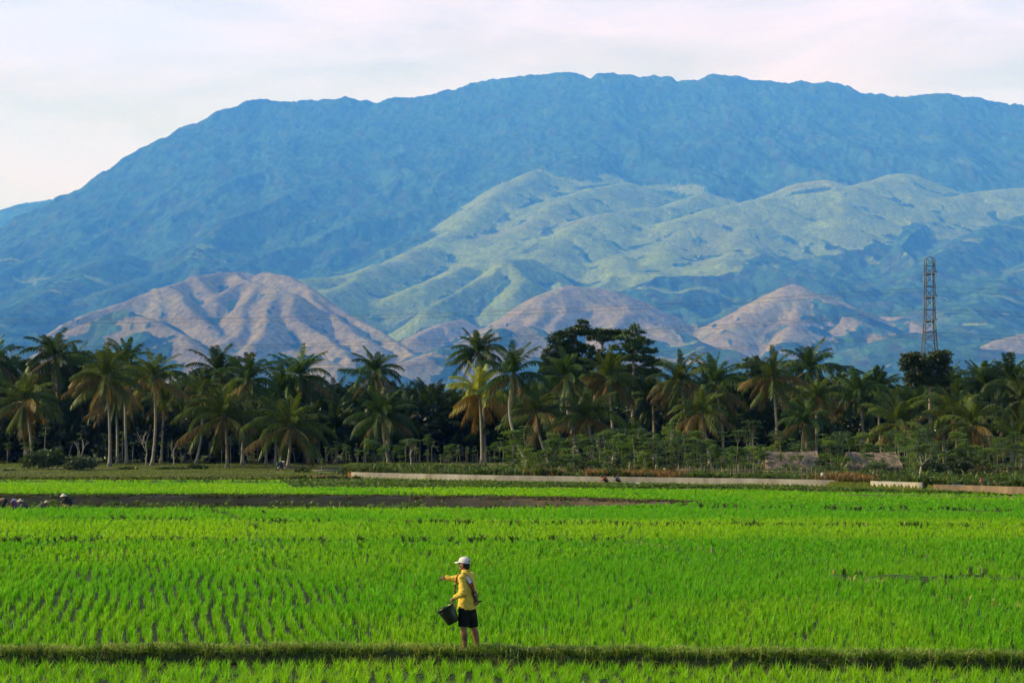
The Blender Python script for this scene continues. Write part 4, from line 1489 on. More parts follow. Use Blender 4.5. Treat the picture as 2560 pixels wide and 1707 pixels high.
def tree(name, cat, label, foot_px, Y, clumps_px, trunk_top, size, dens, colr, group=None, r0=0.3, seed=1, depth=0.7, flat=0.35, tcol=(1, 1, 1), foot_z=None):
    """trunk from its foot to a fork, limbs to each clump, and the crown of leaf tufts"""
    r = np.random.default_rng(seed)
    fz = 0.6 if foot_z is None else foot_z
    root = empty(name, (XX(foot_px, Y), Y, fz))
    tag(root, label, cat, group)
    o = np.array((XX(foot_px, Y), Y, fz))
    sc = Y / F
    cl = []
    for (px, py, rx, rz) in clumps_px:
        c = np.array(W(px, py, Y)) - o
        ry = max(rx * sc * depth, 0.4)
        c[1] += r.uniform(-0.6, 0.6) * ry
        cl.append((c[0], c[1], c[2], rx * sc * 1.1, ry, rz * sc * 1.15))
    tm = MB()
    tt_ = np.array(W(trunk_top[0], trunk_top[1], Y)) - o
    limb(tm, r, (0, 0, -0.2), tt_, r0, r0 * 0.5, 0.04, n=8, seg=10, col=tcol)
    for c in cl:
        end = np.array(c[:3])
        # leave the trunk at a fitting height
        hgt = np.clip((end[2] - 0.35 * np.hypot(end[0], end[1])) / max(tt_[2], 0.1), 0.35, 1.0)
        st = tt_ * hgt
        limb(tm, r, st, end, r0 * 0.33, r0 * 0.10, 0.10, n=5, col=tcol)
        for _ in range(3):
            e2 = end + r.normal(0, 0.6, 3) * np.array(c[3:])
            limb(tm, r, st + (end - st) * 0.7, e2, r0 * 0.13, r0 * 0.05, 0.1, n=4, seg=4, col=tcol)
    tm.obj("trunk", WOOD, root, smooth=True)
    cm_ = MB()
    leaf_cloud(cm_, r, cl, size, dens * 1.35, colr, flat)
    cm_.obj("crown", LEAF, root)
    return root


DARK = (0.030, 0.056, 0.010)
MIDG = (0.046, 0.090, 0.014)
tree("spreading_tree", "tree", "tall dark broadleaf tree with leaning feathered top, beside the flat umbrella tree", 1442, 238,
     [(1456, 812, 16, 11), (1441, 826, 26, 10), (1408, 836, 24, 7), (1406, 850, 32, 13), (1390, 878, 26, 16), (1374, 902, 24, 18), (1426, 868, 34, 15),
      (1466, 872, 20, 10), (1413, 900, 46, 22), (1372, 922, 24, 18), (1440, 925, 40, 20), (1470, 905, 26, 12), (1400, 950, 40, 24), (1450, 968, 40, 22)],
     (1436, 850), 0.19, 345, DARK, None, 0.36, 3)
tree("umbrella_tree", "tree", "dark tree with flat umbrella top on forked limbs, between the feathered and layered trees", 1506, 244,
     [(1509, 833, 46, 9), (1484, 828, 26, 8), (1534, 833, 30, 9), (1500, 846, 34, 7), (1494, 884, 26, 12), (1524, 900, 24, 14), (1488, 930, 32, 18), (1530, 940, 30, 18)],
     (1506, 862), 0.17, 345, DARK, None, 0.26, 4)
tree("layered_tree", "tree", "tall bright green tree with foliage in flat horizontal tiers round a pale straight trunk", 1580, 234,
     [(1586, 818, 10, 7), (1585, 830, 24, 9), (1574, 845, 36, 7), (1600, 856, 34, 6), (1566, 868, 40, 7), (1606, 876, 38, 6), (1588, 894, 44, 7), (1626, 902, 26, 6),
      (1548, 890, 30, 7), (1560, 920, 48, 9), (1608, 928, 44, 8), (1630, 912, 22, 5), (1580, 950, 52, 10), (1545, 945, 34, 8), (1612, 958, 36, 10), (1570, 980, 46, 12)],
     (1586, 822), 0.16, 375, MIDG, None, 0.26, 5, tcol=(1.5, 1.45, 1.3))
tree("round_tree", "tree", "dark round crowned tree standing in front of the transmission tower", 2326, 222,
     [(2308, 901, 46, 18), (2274, 900, 26, 16), (2350, 893, 26, 15), (2290, 928, 30, 16), (2330, 925, 42, 18), (2268, 915, 16, 10), (2360, 910, 14, 12), (2284, 952, 20, 14),
      (2346, 950, 30, 16), (2320, 945, 24, 12)],
     (2322, 935), 0.20, 390, (0.040, 0.058, 0.016), None, 0.24, 6, tcol=(1.5, 1.4, 1.25))
tree("sparse_tree", "tree", "dark sparse tree with tilted spiky top over a bushy base, short of the first hut", 1872, 232,
     [(1891, 897, 7, 9), (1866, 901, 8, 4), (1886, 908, 14, 6), (1868, 914, 22, 6), (1884, 928, 22, 8), (1874, 946, 30, 10), (1850, 962, 34, 14), (1886, 972, 42, 20), (1850, 1000, 44, 26),
      (1890, 1020, 46, 28), (1850, 1050, 46, 26)],
     (1882, 915), 0.17, 345, DARK, None, 0.22, 7)
tree("leafy_tree", "tree", "dense dark leafy tree filling the space behind the big bush", 178, 252,
     [(180, 950, 46, 34), (148, 935, 34, 26), (206, 985, 42, 34), (160, 1000, 46, 38), (210, 1040, 46, 36), (150, 1060, 46, 38), (190, 1095, 50, 36)],
     (178, 960), 0.19, 300, DARK, None, 0.3, 8)
tree("leafy_tree", "tree", "dark leafy tree at the picture edge left of the drooping palm with dry fronds", 20, 256,
     [(30, 918, 36, 26), (-8, 930, 40, 28), (72, 915, 26, 16), (16, 968, 44, 34), (-6, 1020, 46, 34), (44, 1040, 46, 36), (10, 1085, 50, 36)],
     (20, 940), 0.19, 300, (0.045, 0.075, 0.02), None, 0.28, 9)
tree("leafy_tree", "tree", "light green rounded tree top showing between the palms past the first hut", 2100, 246,
     [(2104, 958, 26, 13), (2084, 968, 20, 12), (2122, 975, 22, 14), (2100, 1000, 34, 24), (2085, 1040, 40, 28), (2120, 1050, 40, 28)],
     (2100, 975), 0.17, 330, (0.07, 0.11, 0.028), None, 0.2, 10)
tree("leafy_tree", "tree", "dark leafy tree filling the gap behind the small coconut palm beside the round dark tree", 2362, 238,
     [(2350, 975, 32, 14), (2388, 978, 34, 16), (2366, 1005, 40, 22), (2420, 1000, 34, 22), (2340, 1040, 40, 26)],
     (2362, 985), 0.19, 315, DARK, None, 0.22, 11)


def bush(name, label, px, py, rx, rz, Y, size, dens, colr, seed, lumps=5, group=None, cat="bush"):
    """leafy mound: stems from the foot and several unequal lumps of leaves"""
    r = np.random.default_rng(seed)
    sc = Y / F
    z0 = float(gz(np.array([XX(px, Y)]), np.array([Y]))[0])
    root = empty(name, (XX(px, Y), Y, z0))
    tag(root, label, cat, group)
    top = CH - (py - rz - HY) * sc - z0
    cl = []
    for k in range(lumps):
        t = (k + 0.5) / lumps * 2 - 1
        hh = top * (1 - 0.55 * abs(t) ** 1.6) * r.uniform(0.72, 1.02)
        cl.append((t * rx * sc * 0.8, r.uniform(-.3, .3) * rx * sc, hh * 0.55, rx * sc / lumps * 1.7, rx * sc / lumps * 1.6, hh * 0.46))
    st = MB()
    for c in cl:
        limb(st, r, (c[0] * 0.3, 0, -0.1), c[:3], 0.05, 0.02, 0.12, n=5)
    st.obj("stem", WOOD, root)
    lf = MB()
    leaf_cloud(lf, r, cl, size, dens, colr, 0.6)
    lf.obj("foliage", LEAF, root)
    return root


bush("big_bush", "big dark bush spreading over the lawn edge below the drooping palm", 122, 1158, 78, 44, 204, 0.16, 520, (0.050, 0.080, 0.022), 21, 7)
bush("big_bush", "grey green bush merging with the big dark bush on its palm side", 202, 1164, 42, 36, 202, 0.15, 520, (0.062, 0.088, 0.034), 22, 4)
bush("small_bush", "single small round dark bush alone on the lawn before the big bush", 25, 1186, 11, 10, 200, 0.12, 600, DARK, 23, 3)
bush("small_bush", "small dark bush at the foot of the tallest slim palm", 322, 1184, 24, 16, 204, 0.13, 560, DARK, 24, 4)
bush("small_bush", "low dark bush beside the bare tree, nearer the ringed palm trunk", 412, 1184, 22, 16, 204, 0.13, 560, DARK, 25, 4)
bush("small_bush", "low dark bush under the leaning pale trunk", 448, 1183, 22, 15, 205, 0.13, 560, (0.04, 0.065, 0.02), 26, 4)
bush("small_bush", "tall dark bush nearest the leaning pale trunk", 496, 1180, 24, 21, 205, 0.13, 560, DARK, 27, 4)
bush("small_bush", "tiny dark bush at the foot of the heavy palm with brownish fronds", 274, 1190, 10, 6, 203, 0.11, 600, DARK, 28, 3)
bush("small_bush", "dark bush beside the grey slab on the lawn", 868, 1173, 26, 8, 192, 0.13, 560, DARK, 29, 4)
bush("small_bush", "dark mound of leaves just behind the parked motorbike", 755, 1178, 20, 12, 196, 0.13, 560, DARK, 30, 4)
for k, (px, rz, lab) in enumerate([(2340, 30, "dark hedge clump behind the tap post"), (2400, 34, "dark hedge clump behind the blue sheet"),
                                   (2462, 26, "brown tinged hedge clump behind the person in red"), (2520, 24, "brown tinged hedge clump behind the blue bucket"),
                                   (2580, 28, "hedge clump at the very end of the terrace")]):
    bush("hedge_bush", lab, px, 1178 + (k > 1) * 8, 42, rz, 164 - k * 1.5, 0.16, 420, (0.030, 0.048, 0.015) if k < 2 else (0.070, 0.066, 0.024), 40 + k, 5)
bush("fan_palm", "dark dense round topped fan leaved shrub rising out of the cassava", 1686, 1100, 40, 30, 196, 0.26, 330, (0.03, 0.05, 0.016), 48, 5, None, "shrub")

# understorey added to darken the grove and block light behind: nobody could count it
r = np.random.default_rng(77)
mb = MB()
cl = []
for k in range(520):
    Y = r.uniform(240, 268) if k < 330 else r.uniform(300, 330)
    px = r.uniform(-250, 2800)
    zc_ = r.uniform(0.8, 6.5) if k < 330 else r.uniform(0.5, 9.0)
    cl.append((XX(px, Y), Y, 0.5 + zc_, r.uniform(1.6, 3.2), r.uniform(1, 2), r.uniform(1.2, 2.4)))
leaf_cloud(mb, r, cl, 0.34, 60, (0.012, 0.022, 0.005), 0.5)  # near-black leaves: shade of the gaps is put into their colour
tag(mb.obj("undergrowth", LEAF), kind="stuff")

# wooded lowland between the palms and the hills
r = np.random.default_rng(78)
mb = MB()
cl = []
for k in range(520):
    Y = r.uniform(600, 1500)
    px = r.uniform(-300, 2860)
    hgt = r.uniform(10, 24) * (0.8 if Y < 800 else 1.0)
    cl.append((XX(px, Y), Y, hgt * 0.55, hgt * r.uniform(.22, .42), hgt * .3, hgt * 0.48))
leaf_cloud(mb, r, cl, 1.0, 8, (0.034, 0.060, 0.020), 0.5)
tag(mb.obj("distant_woods", LEAF), kind="stuff")
# ================================================================ canal walls
CONC = surf_mat("concrete", (0.25, 0.235, 0.21), 0.9, scale=0.7, color2=(0.11, 0.10, 0.085), use_col=True, bump=0.01, bump_scale=9, stretch=(1, 1, 0.35))
CONCB = surf_mat("stained_concrete", (0.21, 0.15, 0.095), 0.9, scale=1.2, color2=(0.075, 0.052, 0.032), use_col=True, bump=0.01, bump_scale=9, stretch=(1, 1, 0.25))


def wall_strip(mb, pts, z0, z1, th, col=(1, 1, 1), cap=0.0):
    """upright slab along a plan polyline (finely split so the top can be uneven)"""
    P = []
    for a, b in zip(pts[:-1], pts[1:]):
        n = max(2, int(np.hypot(b[0] - a[0], b[1] - a[1]) / 0.8))
        for t in np.linspace(0, 1, n, endpoint=False):
            P.append((a[0] + (b[0] - a[0]) * t, a[1] + (b[1] - a[1]) * t))
    P.append(pts[-1])
    P = np.array(P)
    d = np.gradient(P, axis=0)
    d /= np.linalg.norm(d, axis=1, keepdims=True)
    nrm = np.stack([-d[:, 1], d[:, 0]], -1)
    nrm *= np.sign(nrm[:, 1:2] + 1e-6)          # away from the viewer's side
    zt = z1 + 0.02 * vnoise(P[:, 0] * 0.7, P[:, 1] * 0.7, 17)
    k = len(P)
    V = np.concatenate([np.c_[P, np.full(k, z0)], np.c_[P, zt], np.c_[P + nrm * th, zt], np.c_[P + nrm * th, np.full(k, z0)]])
    q = []
    for i in range(k - 1):
        for s in range(3):
            q.append([s * k + i, s * k + i + 1, (s + 1) * k + i + 1, (s + 1) * k + i])
    q += [[0, k, 2 * k, 3 * k], [k - 1, 4 * k - 1, 3 * k - 1, 2 * k - 1]]
    shade = 1 + 0.28 * np.sign(vnoise(np.floor(P[:, 0] / 3.1) * 1.37, P[:, 0] * 0 + 0.5, 18)) * np.abs(vnoise(np.floor(P[:, 0] / 3.1) * 1.37, P[:, 0] * 0 + .5, 19))
    c = np.tile(np.array(col), (4 * k, 1)) * np.tile(shade, 4)[:, None]
    mb.add(V, q=q, c=np.clip(c, 0, 1.6))


mb = MB()
front = [p for p in WALL_XY if p[0] <= XX(2062, 147) + 0.01] + [(XX(2180, 145.5), 145.5)]
wall_strip(mb, front, -0.2, 0.72, 0.25)
w_o = mb.obj("canal_wall", CONC)
tag(w_o, "long low grey concrete canal wall with patchy stains running below the palms", "wall")
mb = MB()
wall_strip(mb, [(XX(2176, 143.0), 143.0), (XX(2240, 141), 141.0), (XX(2304, 138.6), 138.6)], -0.2, 0.74, 0.25, (1.9, 1.85, 1.7))  # brighter tint: sunlight on this face is put into its colour
tag(mb.obj("canal_wall", CONC), "short sunlit concrete wall section at the far end, standing forward of the long grey wall", "wall")
mb = MB()
wall_strip(mb, [(XX(2334, 137.6), 137.6), (XX(2450, 134.6), 134.6), (XX(2560, 131.5), 131.5), (XX(2760, 126), 126.0)], -0.2, 0.62, 0.3)
tag(mb.obj("retaining_wall", CONCB), "brown water stained retaining wall under the terrace with the buckets", "wall")
mb = MB()
wall_strip(mb, [(XX(2100, 129.4), 129.4), (XX(2300, 128.2), 128.2), (XX(2560, 125.6), 125.6), (XX(2760, 122.5), 122.5)], -0.2, 0.17, 0.4, (0.8, 0.8, 0.8))
tag(mb.obj("field_kerb", CONCB), "low brown concrete kerb between two rice plots below the terrace", "kerb")
mb = MB()
mb.box((XX(812, 190), 190, 0.62), (2.2, 0.9, 0.10))
tag(mb.obj("concrete_slab", CONC), "flat grey concrete slab lying on the lawn behind the end of the canal wall", "slab")

# ================================================================ cassava and other thin stemmed plants
CASS = leaf_mat("cassava_leaf", trans=0.42, gloss=0.05, rough=0.45, ttint=(1.25, 1.25, 0.5), vary=0.25)


def tuft(mb, r, c, rad, n, colr):
    """palmate leaves spread like a flat umbrella"""
    for _ in range(n):
        a = r.uniform(0, 6.28)
        rr_ = rad * math.sqrt(r.uniform(0.05, 1))
        p = np.array(c) + np.array((math.cos(a) * rr_, math.sin(a) * rr_, r.normal(0, 0.05) - 0.25 * (rr_ / rad) ** 2 * rad))
        k0 = r.uniform(0, 6.28)
        nf = 5
        s = 0.15 * r.uniform(0.7, 1.3)
        V, T = [p], []
        for j in range(nf):
            b = k0 + j * 6.28 / nf
            t = p + np.array((math.cos(b) * s, math.sin(b) * s, -0.45 * s * r.uniform(0.4, 1.4)))
            w = np.array((-math.sin(b), math.cos(b), 0)) * s * 0.22
            m_ = p + (t - p) * 0.55
            i = len(V)
            V += [m_ - w, m_ + w, t]
            T += [[0, i, i + 1], [i, i + 2, i + 1]]
        mb.add(V, t=T, c=np.array(colr) * r.uniform(0.7, 1.35))


def cassava_meshes(seed, hgt, ntop, rad, colr):
    r = np.random.default_rng(seed)
    st, lf = MB(), MB()
    h0 = hgt * r.uniform(0.55, 0.72)
    kx, ky = r.normal(0, 0.12, 2)
    st.tube([[0, 0, -0.15], [kx * .5, ky * .5, h0 * .5], [kx, ky, h0]], [0.026, 0.021, 0.017], n=5, col=np.ones(3) * r.uniform(0.35, 0.9))
    for i in range(ntop):
        a = i * 6.28 / ntop + r.normal(0, .4)
        sp = r.uniform(0.15, 0.55) * rad * 1.6
        top = np.array((kx + math.cos(a) * sp, ky + math.sin(a) * sp, hgt * r.uniform(0.82, 1.02)))
        st.tube([[kx, ky, h0], (np.array((kx, ky, h0)) + top) / 2 + np.array((math.cos(a), math.sin(a), 0)) * 0.06, top], [0.02, 0.016, 0.010], n=4)
        tuft(lf, r, top, rad * r.uniform(0.7, 1.15), int(26 * rad / 0.4), colr)
        if r.random() < 0.7:
            tuft(lf, r, top - np.array((0, 0, 0.4)), rad * 0.8, 14, colr)
    if ntop > 2:
        for _ in range(3):
            tuft(lf, r, (r.normal(0, .35), r.normal(0, .35), hgt * r.uniform(0.2, 0.6)), rad * 0.8, 16, np.array(colr) * 0.9)
    return st.mesh("stem", True), lf.mesh("leaves")


CV = []
for i in range(10):
    s_, l_ = cassava_meshes(300 + i, 2.0 + 0.18 * i, 3 + i % 4, 0.46 + 0.05 * (i % 3), ((0.080, 0.155, 0.009), (0.125, 0.195, 0.014), (0.045, 0.085, 0.007))[i % 3])
    s_.materials.append(TWIG)
    l_.materials.append(CASS)
    CV.append((s_, l_))
for i in range(5):
    s_, l_ = cassava_meshes(340 + i, 1.6 + 0.25 * i, 1 + i % 2, 0.24, (0.075, 0.125, 0.025))
    s_.materials.append(TWIG)
    l_.materials.append(CASS)
    CV.append((s_, l_))
r = random.Random(12)
cn = 0


def cassava(px, Y, vi, sc, label, group):
    x = XX(px, Y)
    z = float(gz(np.array([x]), np.array([Y]))[0])
    root = empty("cassava_plant", (x, Y, z), r.uniform(0, 6.28))
    tag(root, label, "plant", group)
    root.scale = (sc, sc, sc * r.uniform(0.9, 1.1))
    link_mesh("stem", CV[vi][0], None, root)
    link_mesh("leaves", CV[vi][1], None, root)


LA = "cassava plant with thin stem and umbrella leaf tufts in the canal wall thicket"
LB = "thin stemmed plant with small flat leaf tufts in shade at the grove's foot"
for k in range(170):
    px = 1270 + (k + r.random()) / 170 * 1050
    hutz = (1900 < px < 2065) or (2105 < px < 2260)
    Y = r.uniform(166, 196) if not hutz else r.choice([r.uniform(186, 198), r.uniform(186, 198), r.uniform(160, 166)])
    if px > 1950 and not hutz:
        Y -= 6
    cassava(px, Y, r.randrange(10), r.choice([.55, .7, .85, 1.0, 1.1, 1.25]) * (0.72 if hutz and Y < 170 else 1), LA, "cassava along the canal wall")
for k in range(6):
    px = r.choice([r.uniform(1905, 2060), r.uniform(2110, 2255)])
    cassava(px, r.uniform(158, 164), r.randrange(10), r.uniform(0.5, 0.8), LA, "cassava along the canal wall")
for k in range(34):
    px = 2290 + k * 9 + r.uniform(-5, 5)
    Y = r.uniform(172, 190)
    cassava(px, Y, r.randrange(10), r.uniform(0.8, 1.1), LA, "cassava along the canal wall")
for k in range(46):
    px = 800 + k * 11 + r.uniform(-6, 6)
    Y = r.uniform(190, 228)
    cassava(px, Y, r.choice([10, 11, 12, 13, 14, 3, 6]), r.uniform(0.8, 1.15), LB, "thin stemmed plants below the grove")
for k in range(26):
    px = 20 + k * 31 + r.uniform(-9, 9)
    Y = r.uniform(226, 240)
    cassava(px, Y, r.choice([10, 11, 12, 13, 14]), r.uniform(1.0, 1.9), LB, "thin stemmed plants below the grove")


def bare_tree(label, px, Y, top_py, seed, spread=0.5, leaves=False):
    rn = np.random.default_rng(seed)
    x = XX(px, Y)
    z = float(gz(np.array([x]), np.array([Y]))[0])
    root = empty("bare_tree" if not leaves else "slender_tree", (x, Y, z))
    tag(root, label, "tree")
    H = CH - (top_py - HY) / F * Y - z
    tm, cm_ = MB(), MB()
    tips = []

    def grow(p, d, L, rad, lev):
        e = p + d * L
        limb(tm, rn, p, e, rad, rad * 0.6, 0.05, n=5, seg=4)
        if lev == 0:
            tips.append(e)
            return
        for _ in range(3 if lev > 1 else 2):
            nd = d + rn.normal(0, spread, 3) * np.array((1, 1, .6)) + np.array((0, 0, .12))
            grow(e, nd / np.linalg.norm(nd), L * rn.uniform(.55, .8), rad * 0.55, lev - 1)
    grow(np.array((0, 0, -.1)), np.array((0.03, 0, 1.0)), H * 0.42, 0.09, 3)
    tm.obj("trunk", TWIG, root, smooth=True)
    if leaves:
        for e in tips:
            tuft(cm_, rn, e, 0.5, 20, (0.08, 0.13, 0.03))
        cm_.obj("crown", CASS, root)


bare_tree("leafless pale branching small tree beside the ringed palm trunk on the lawn", 366, 208, 1072, 61)
bare_tree("leafless pale small tree with forked top rising out of the grey green bush", 198, 207, 1102, 62, 0.35)
bare_tree("leafless small tree with few thin branches between the shaded palm and the leaning trunk", 433, 222, 1102, 63, 0.45)
bare_tree("thin bare stem tree behind the big dark bush, near the picture edge", 58, 212, 1120, 64, 0.35)
bare_tree("slender tree with pale forked stem and light tufts at the whiter wall's end", 2302, 140.5, 1098, 65, 0.42, True)
bare_tree("slender tree with crooked pale stem and leaf tufts in front of the second hut", 2192, 148, 1150, 66, 0.45, True)
bare_tree("slender tree with pale stem and small tufts among the cassava below the layered tree", 1640, 170, 1110, 67, 0.4, True)
bare_tree("slender pale forked tree among the thin stems right of the lone ragged palm", 1025, 205, 1100, 68, 0.35, True)

# bushes tangled among the cassava
for k in range(46):
    px = 1285 + k * 27 + r.uniform(-12, 12)
    hutz = (1900 < px < 2065) or (2105 < px < 2260)
    Y = r.uniform(168, 190) if not hutz else r.uniform(182, 192)
    top = r.choice([1128, 1140, 1150, 1160, 1120]) + (10 if hutz else 0)
    rz = (1190 - top) / 2
    c_ = ((0.038, 0.075, 0.008), (0.075, 0.12, 0.011), (0.026, 0.048, 0.007), (0.08, 0.08, 0.02))[k % 4]
    bush("thicket_bush", "leafy bush tangled among the cassava in the canal wall thicket", px, top + rz, r.uniform(16, 34), rz, Y, 0.13, 240, c_, 700 + k, 4, "bushes in the canal wall thicket")

# dry orange grass and weeds on top of the wall
rg = np.random.default_rng(91)
n = 1000
pxr = np.concatenate([rg.normal(1360, 26, n // 4), rg.uniform(1460, 1720, n // 2), rg.normal(2110, 40, n - n // 4 - n // 2)])
yv = np.interp(pxr, *zip(*WALL_PTS)) + rg.uniform(0.4, 5.0, n)
xy = np.stack([XX(pxr, yv), yv], -1)
cc = np.array((0.22, 0.125, 0.045)) * rg.uniform(0.6, 1.2, (n, 1))
scatter_blades("dry_grass", xy, gz(xy[:, 0], xy[:, 1]), 8, 0.62, 0.035, 0.45, 0.5, cc, 0.2, GRASS, 92, hvar=0.5)
n = 7000
pxr = rg.uniform(860, 2760, n)
yv = np.interp(pxr, [p for p, _ in WALL_PTS] + [2560, 2900], [y for _, y in WALL_PTS] + [131.6, 123]) + 0.5 + rg.random(n) ** 1.6 * 28
xy = np.stack([XX(pxr, yv), yv], -1)
nn = fbm(xy[:, 0] * .3, xy[:, 1] * .2, 93, 2)
cc = np.array((0.065, 0.115, 0.016)) * rg.uniform(0.6, 1.4, (n, 1))
scatter_blades("weeds", xy, gz(xy[:, 0], xy[:, 1]), 8, 0.45, 0.05, 0.5, 0.6, cc, 0.2, GRASS, 94, hvar=0.5, hscale=np.clip(1 + nn, 0.3, 2))

# ================================================================ huts, fences
THATCH = surf_mat("old_thatch", (0.35, 0.26, 0.19), 0.95, scale=2.5, color2=(0.14, 0.105, 0.075), use_col=True, bump=0.03, bump_scale=14, stretch=(2.5, 1, 0.6))
BAMB = surf_mat("grey_wood", (0.34, 0.29, 0.22), 0.9, scale=3.0, color2=(0.17, 0.14, 0.10), use_col=True)
WHITEM = surf_mat("whitewashed_board", (0.62, 0.60, 0.55), 0.8, scale=1.5, color2=(0.42, 0.40, 0.35), use_col=True)


def thatched_hut(label, px0, px1, ridge_py, eave_py, Y, depth, seed, skirt=True):
    rn = np.random.default_rng(seed)
    x0, x1 = XX(px0, Y), XX(px1, Y)
    zr = CH - (ridge_py - HY) / F * (Y + depth / 2)
    ze = CH - (eave_py - HY) / F * Y
    root = empty("thatched_hut", ((x0 + x1) / 2, Y, 0.55))
    tag(root, label, "hut")
    w = x1 - x0
    rf = MB()
    nx, ny = 26, 9
    for side in (0, 1):
        V = []
        for layer in (0, 1):
            for j in range(ny):
                t = j / (ny - 1.0)
                for i in range(nx):
                    u = i / (nx - 1.0)
                    inset = 0.06 * w * (1 - t) * (1 if side == 0 else 1)
                    x = -w / 2 + inset + (w - 2 * inset) * u
                    y = (depth / 2 + 0.0) * (1 - t) - 0.05 * t if side == 0 else depth / 2 + (depth / 2 + .05) * t
                    z = zr + (ze - zr) * t - 0.55 - 0.10 * math.sin(t * 3.1)
                    z += 0.05 * vnoise(np.array(u * 9.0), np.array(t * 3.0), seed) + 0.05 * math.sin(j * 2.9) * (j > 0)
                    z += -0.08 * math.sin(u * math.pi)
                    if t > 0.95:
                        z += rn.uniform(-0.22, 0.05)
                    V.append((x, y, z - layer * 0.14))
        V = np.array(V)
        k = nx * ny
        q = []
        for j in range(ny - 1):
            for i in range(nx - 1):
                a = j * nx + i
                f_ = [a, a + nx, a + nx + 1, a + 1] if side == 0 else [a, a + 1, a + nx + 1, a + nx]
                q.append(f_)
                q.append([v + k for v in f_[::-1]])
        for i in range(nx - 1):
            a = (ny - 1) * nx + i
            q.append([a, a + k, a + k + 1, a + 1])
        for j in range(ny - 1):
            for a in (j * nx, j * nx + nx - 1):
                q.append([a, a + k, a + nx + k, a + nx])
        c = np.ones((len(V), 1)) * rn.uniform(0.75, 1.25, (len(V), 1)) * np.array((1, 1, 1))
        rf.add(V, q=q, c=c)
    # loose palm strips hanging over the eave and lying on the slope
    for _ in range(260):
        u, t = rn.random(), rn.random() ** 0.6
        x = -w / 2 + 0.04 * w + w * 0.92 * u
        y = depth / 2 * (1 - t) - 0.07
        z = zr + (ze - zr) * t - 0.55 + 0.0
        l = rn.uniform(0.25, 0.5)
        dx = rn.normal(0, 0.10)
        rf.add([[x - .03, y, z], [x + .03, y, z], [x + dx, y - 0.10, z - l]], t=[[0, 2, 1]], c=np.ones(3) * rn.uniform(0.6, 1.5))
    rf.obj("roof", THATCH, root)
    for i, u in enumerate(np.linspace(0.06, 0.94, 5)):
        for yy_ in (0.25, depth - 0.25):
            pm = MB()
            x = -w / 2 + w * u
            pm.tube([[x, yy_, -0.1], [x + rn.normal(0, .04), yy_, (ze - 0.55) + 0.1]], [0.06, 0.05], n=6)
            pm.obj("post", BAMB, root, smooth=True)
    bw = MB()
    bw.box((0, depth - 0.15, 0.55), (w * 0.86, 0.05, 1.1))
    bw.obj("back_wall", THATCH, root)
    return root, w, depth


h1, w1_, d1_ = thatched_hut("larger old hut with sagging grey brown thatched roof behind the stick fence", 1912, 2058, 1127, 1174, 172, 3.4, 81)
gm_ = MB()
gm_.add([[-w1_ / 2 + .15, 0.2, 0.6], [-w1_ / 2 + .15, d1_ - .2, 0.6], [-w1_ / 2 + .35, d1_ / 2, 1.75], [-w1_ / 2 + .21, 0.2, 0.6], [-w1_ / 2 + .21, d1_ - .2, 0.6], [-w1_ / 2 + .41, d1_ / 2, 1.75]],
        t=[[0, 1, 2], [3, 5, 4]], q=[[0, 3, 4, 1], [1, 4, 5, 2], [2, 5, 3, 0]], c=(0.25, 0.22, 0.2))
gm_.obj("gable", THATCH, h1)
h2, w2_, d2_ = thatched_hut("smaller open sided hut with pale thatched roof, beside the larger hut and nearer the tower", 2116, 2256, 1129, 1162, 166, 3.0, 82)
cw = MB()
cw.box((-w2_ / 2 + 0.45, 0.5, 0.62), (0.95, 0.06, 0.75))
cw.obj("white_panel", WHITEM, h2)


def stick_fence(label, pts, hgt, seed, step=0.16):
    rn = np.random.default_rng(seed)
    root = empty("stick_fence", (pts[0][0], pts[0][1], 0.6))
    tag(root, label, "fence")
    st, rl = MB(), MB()
    o = np.array((pts[0][0], pts[0][1]))
    for a, b in zip(pts[:-1], pts[1:]):
        a, b = np.array(a), np.array(b)
        n = int(np.linalg.norm(b - a) / step)
        for t in np.linspace(0, 1, n, endpoint=False):
            p = a + (b - a) * t - o + rn.normal(0, .03, 2)
            hh = hgt * rn.uniform(0.55, 1.2)
            st.tube([[p[0], p[1], -0.05], [p[0] + rn.normal(0, .07), p[1] + rn.normal(0, .04), hh]], [0.028, 0.020], n=4, col=np.ones(3) * rn.uniform(0.5, 1.35), cap=False)
        for z in (0.3, 0.6):
            rl.tube([[*(a - o), z * hgt + rn.normal(0, .03)], [*((a + b) / 2 - o), z * hgt + rn.normal(0, .04)], [*(b - o), z * hgt]], 0.024, n=4, col=np.ones(3) * 0.9)
    st.obj("pickets", BAMB, root)
    rl.obj("rail", BAMB, root)


stick_fence("crooked stick fence below the thicket, running up to the larger hut", [(XX(1690, 164), 164.0), (XX(1790, 162), 162.0), (XX(1895, 160.5), 160.5)], 1.0, 71)
stick_fence("low stick fence right in front of the larger hut, partly broken", [(XX(1897, 159.5), 159.5), (XX(2050, 157), 157.0)], 0.85, 72, 0.24)

# leaning board on the wall
mb = MB()
Rm = Matrix.Rotation(math.radians(9), 3, 'Y') @ Matrix.Rotation(math.radians(-10), 3, 'X')
mb.box((0, 0, 0.25), (0.30, 0.03, 0.52), Rm)
o = mb.obj("leaning_board", WHITEM)
o.location = (XX(2056, 149), 149.0, 0.70)
tag(o, "small white board leaning upright on the canal wall in front of the larger hut", "board")
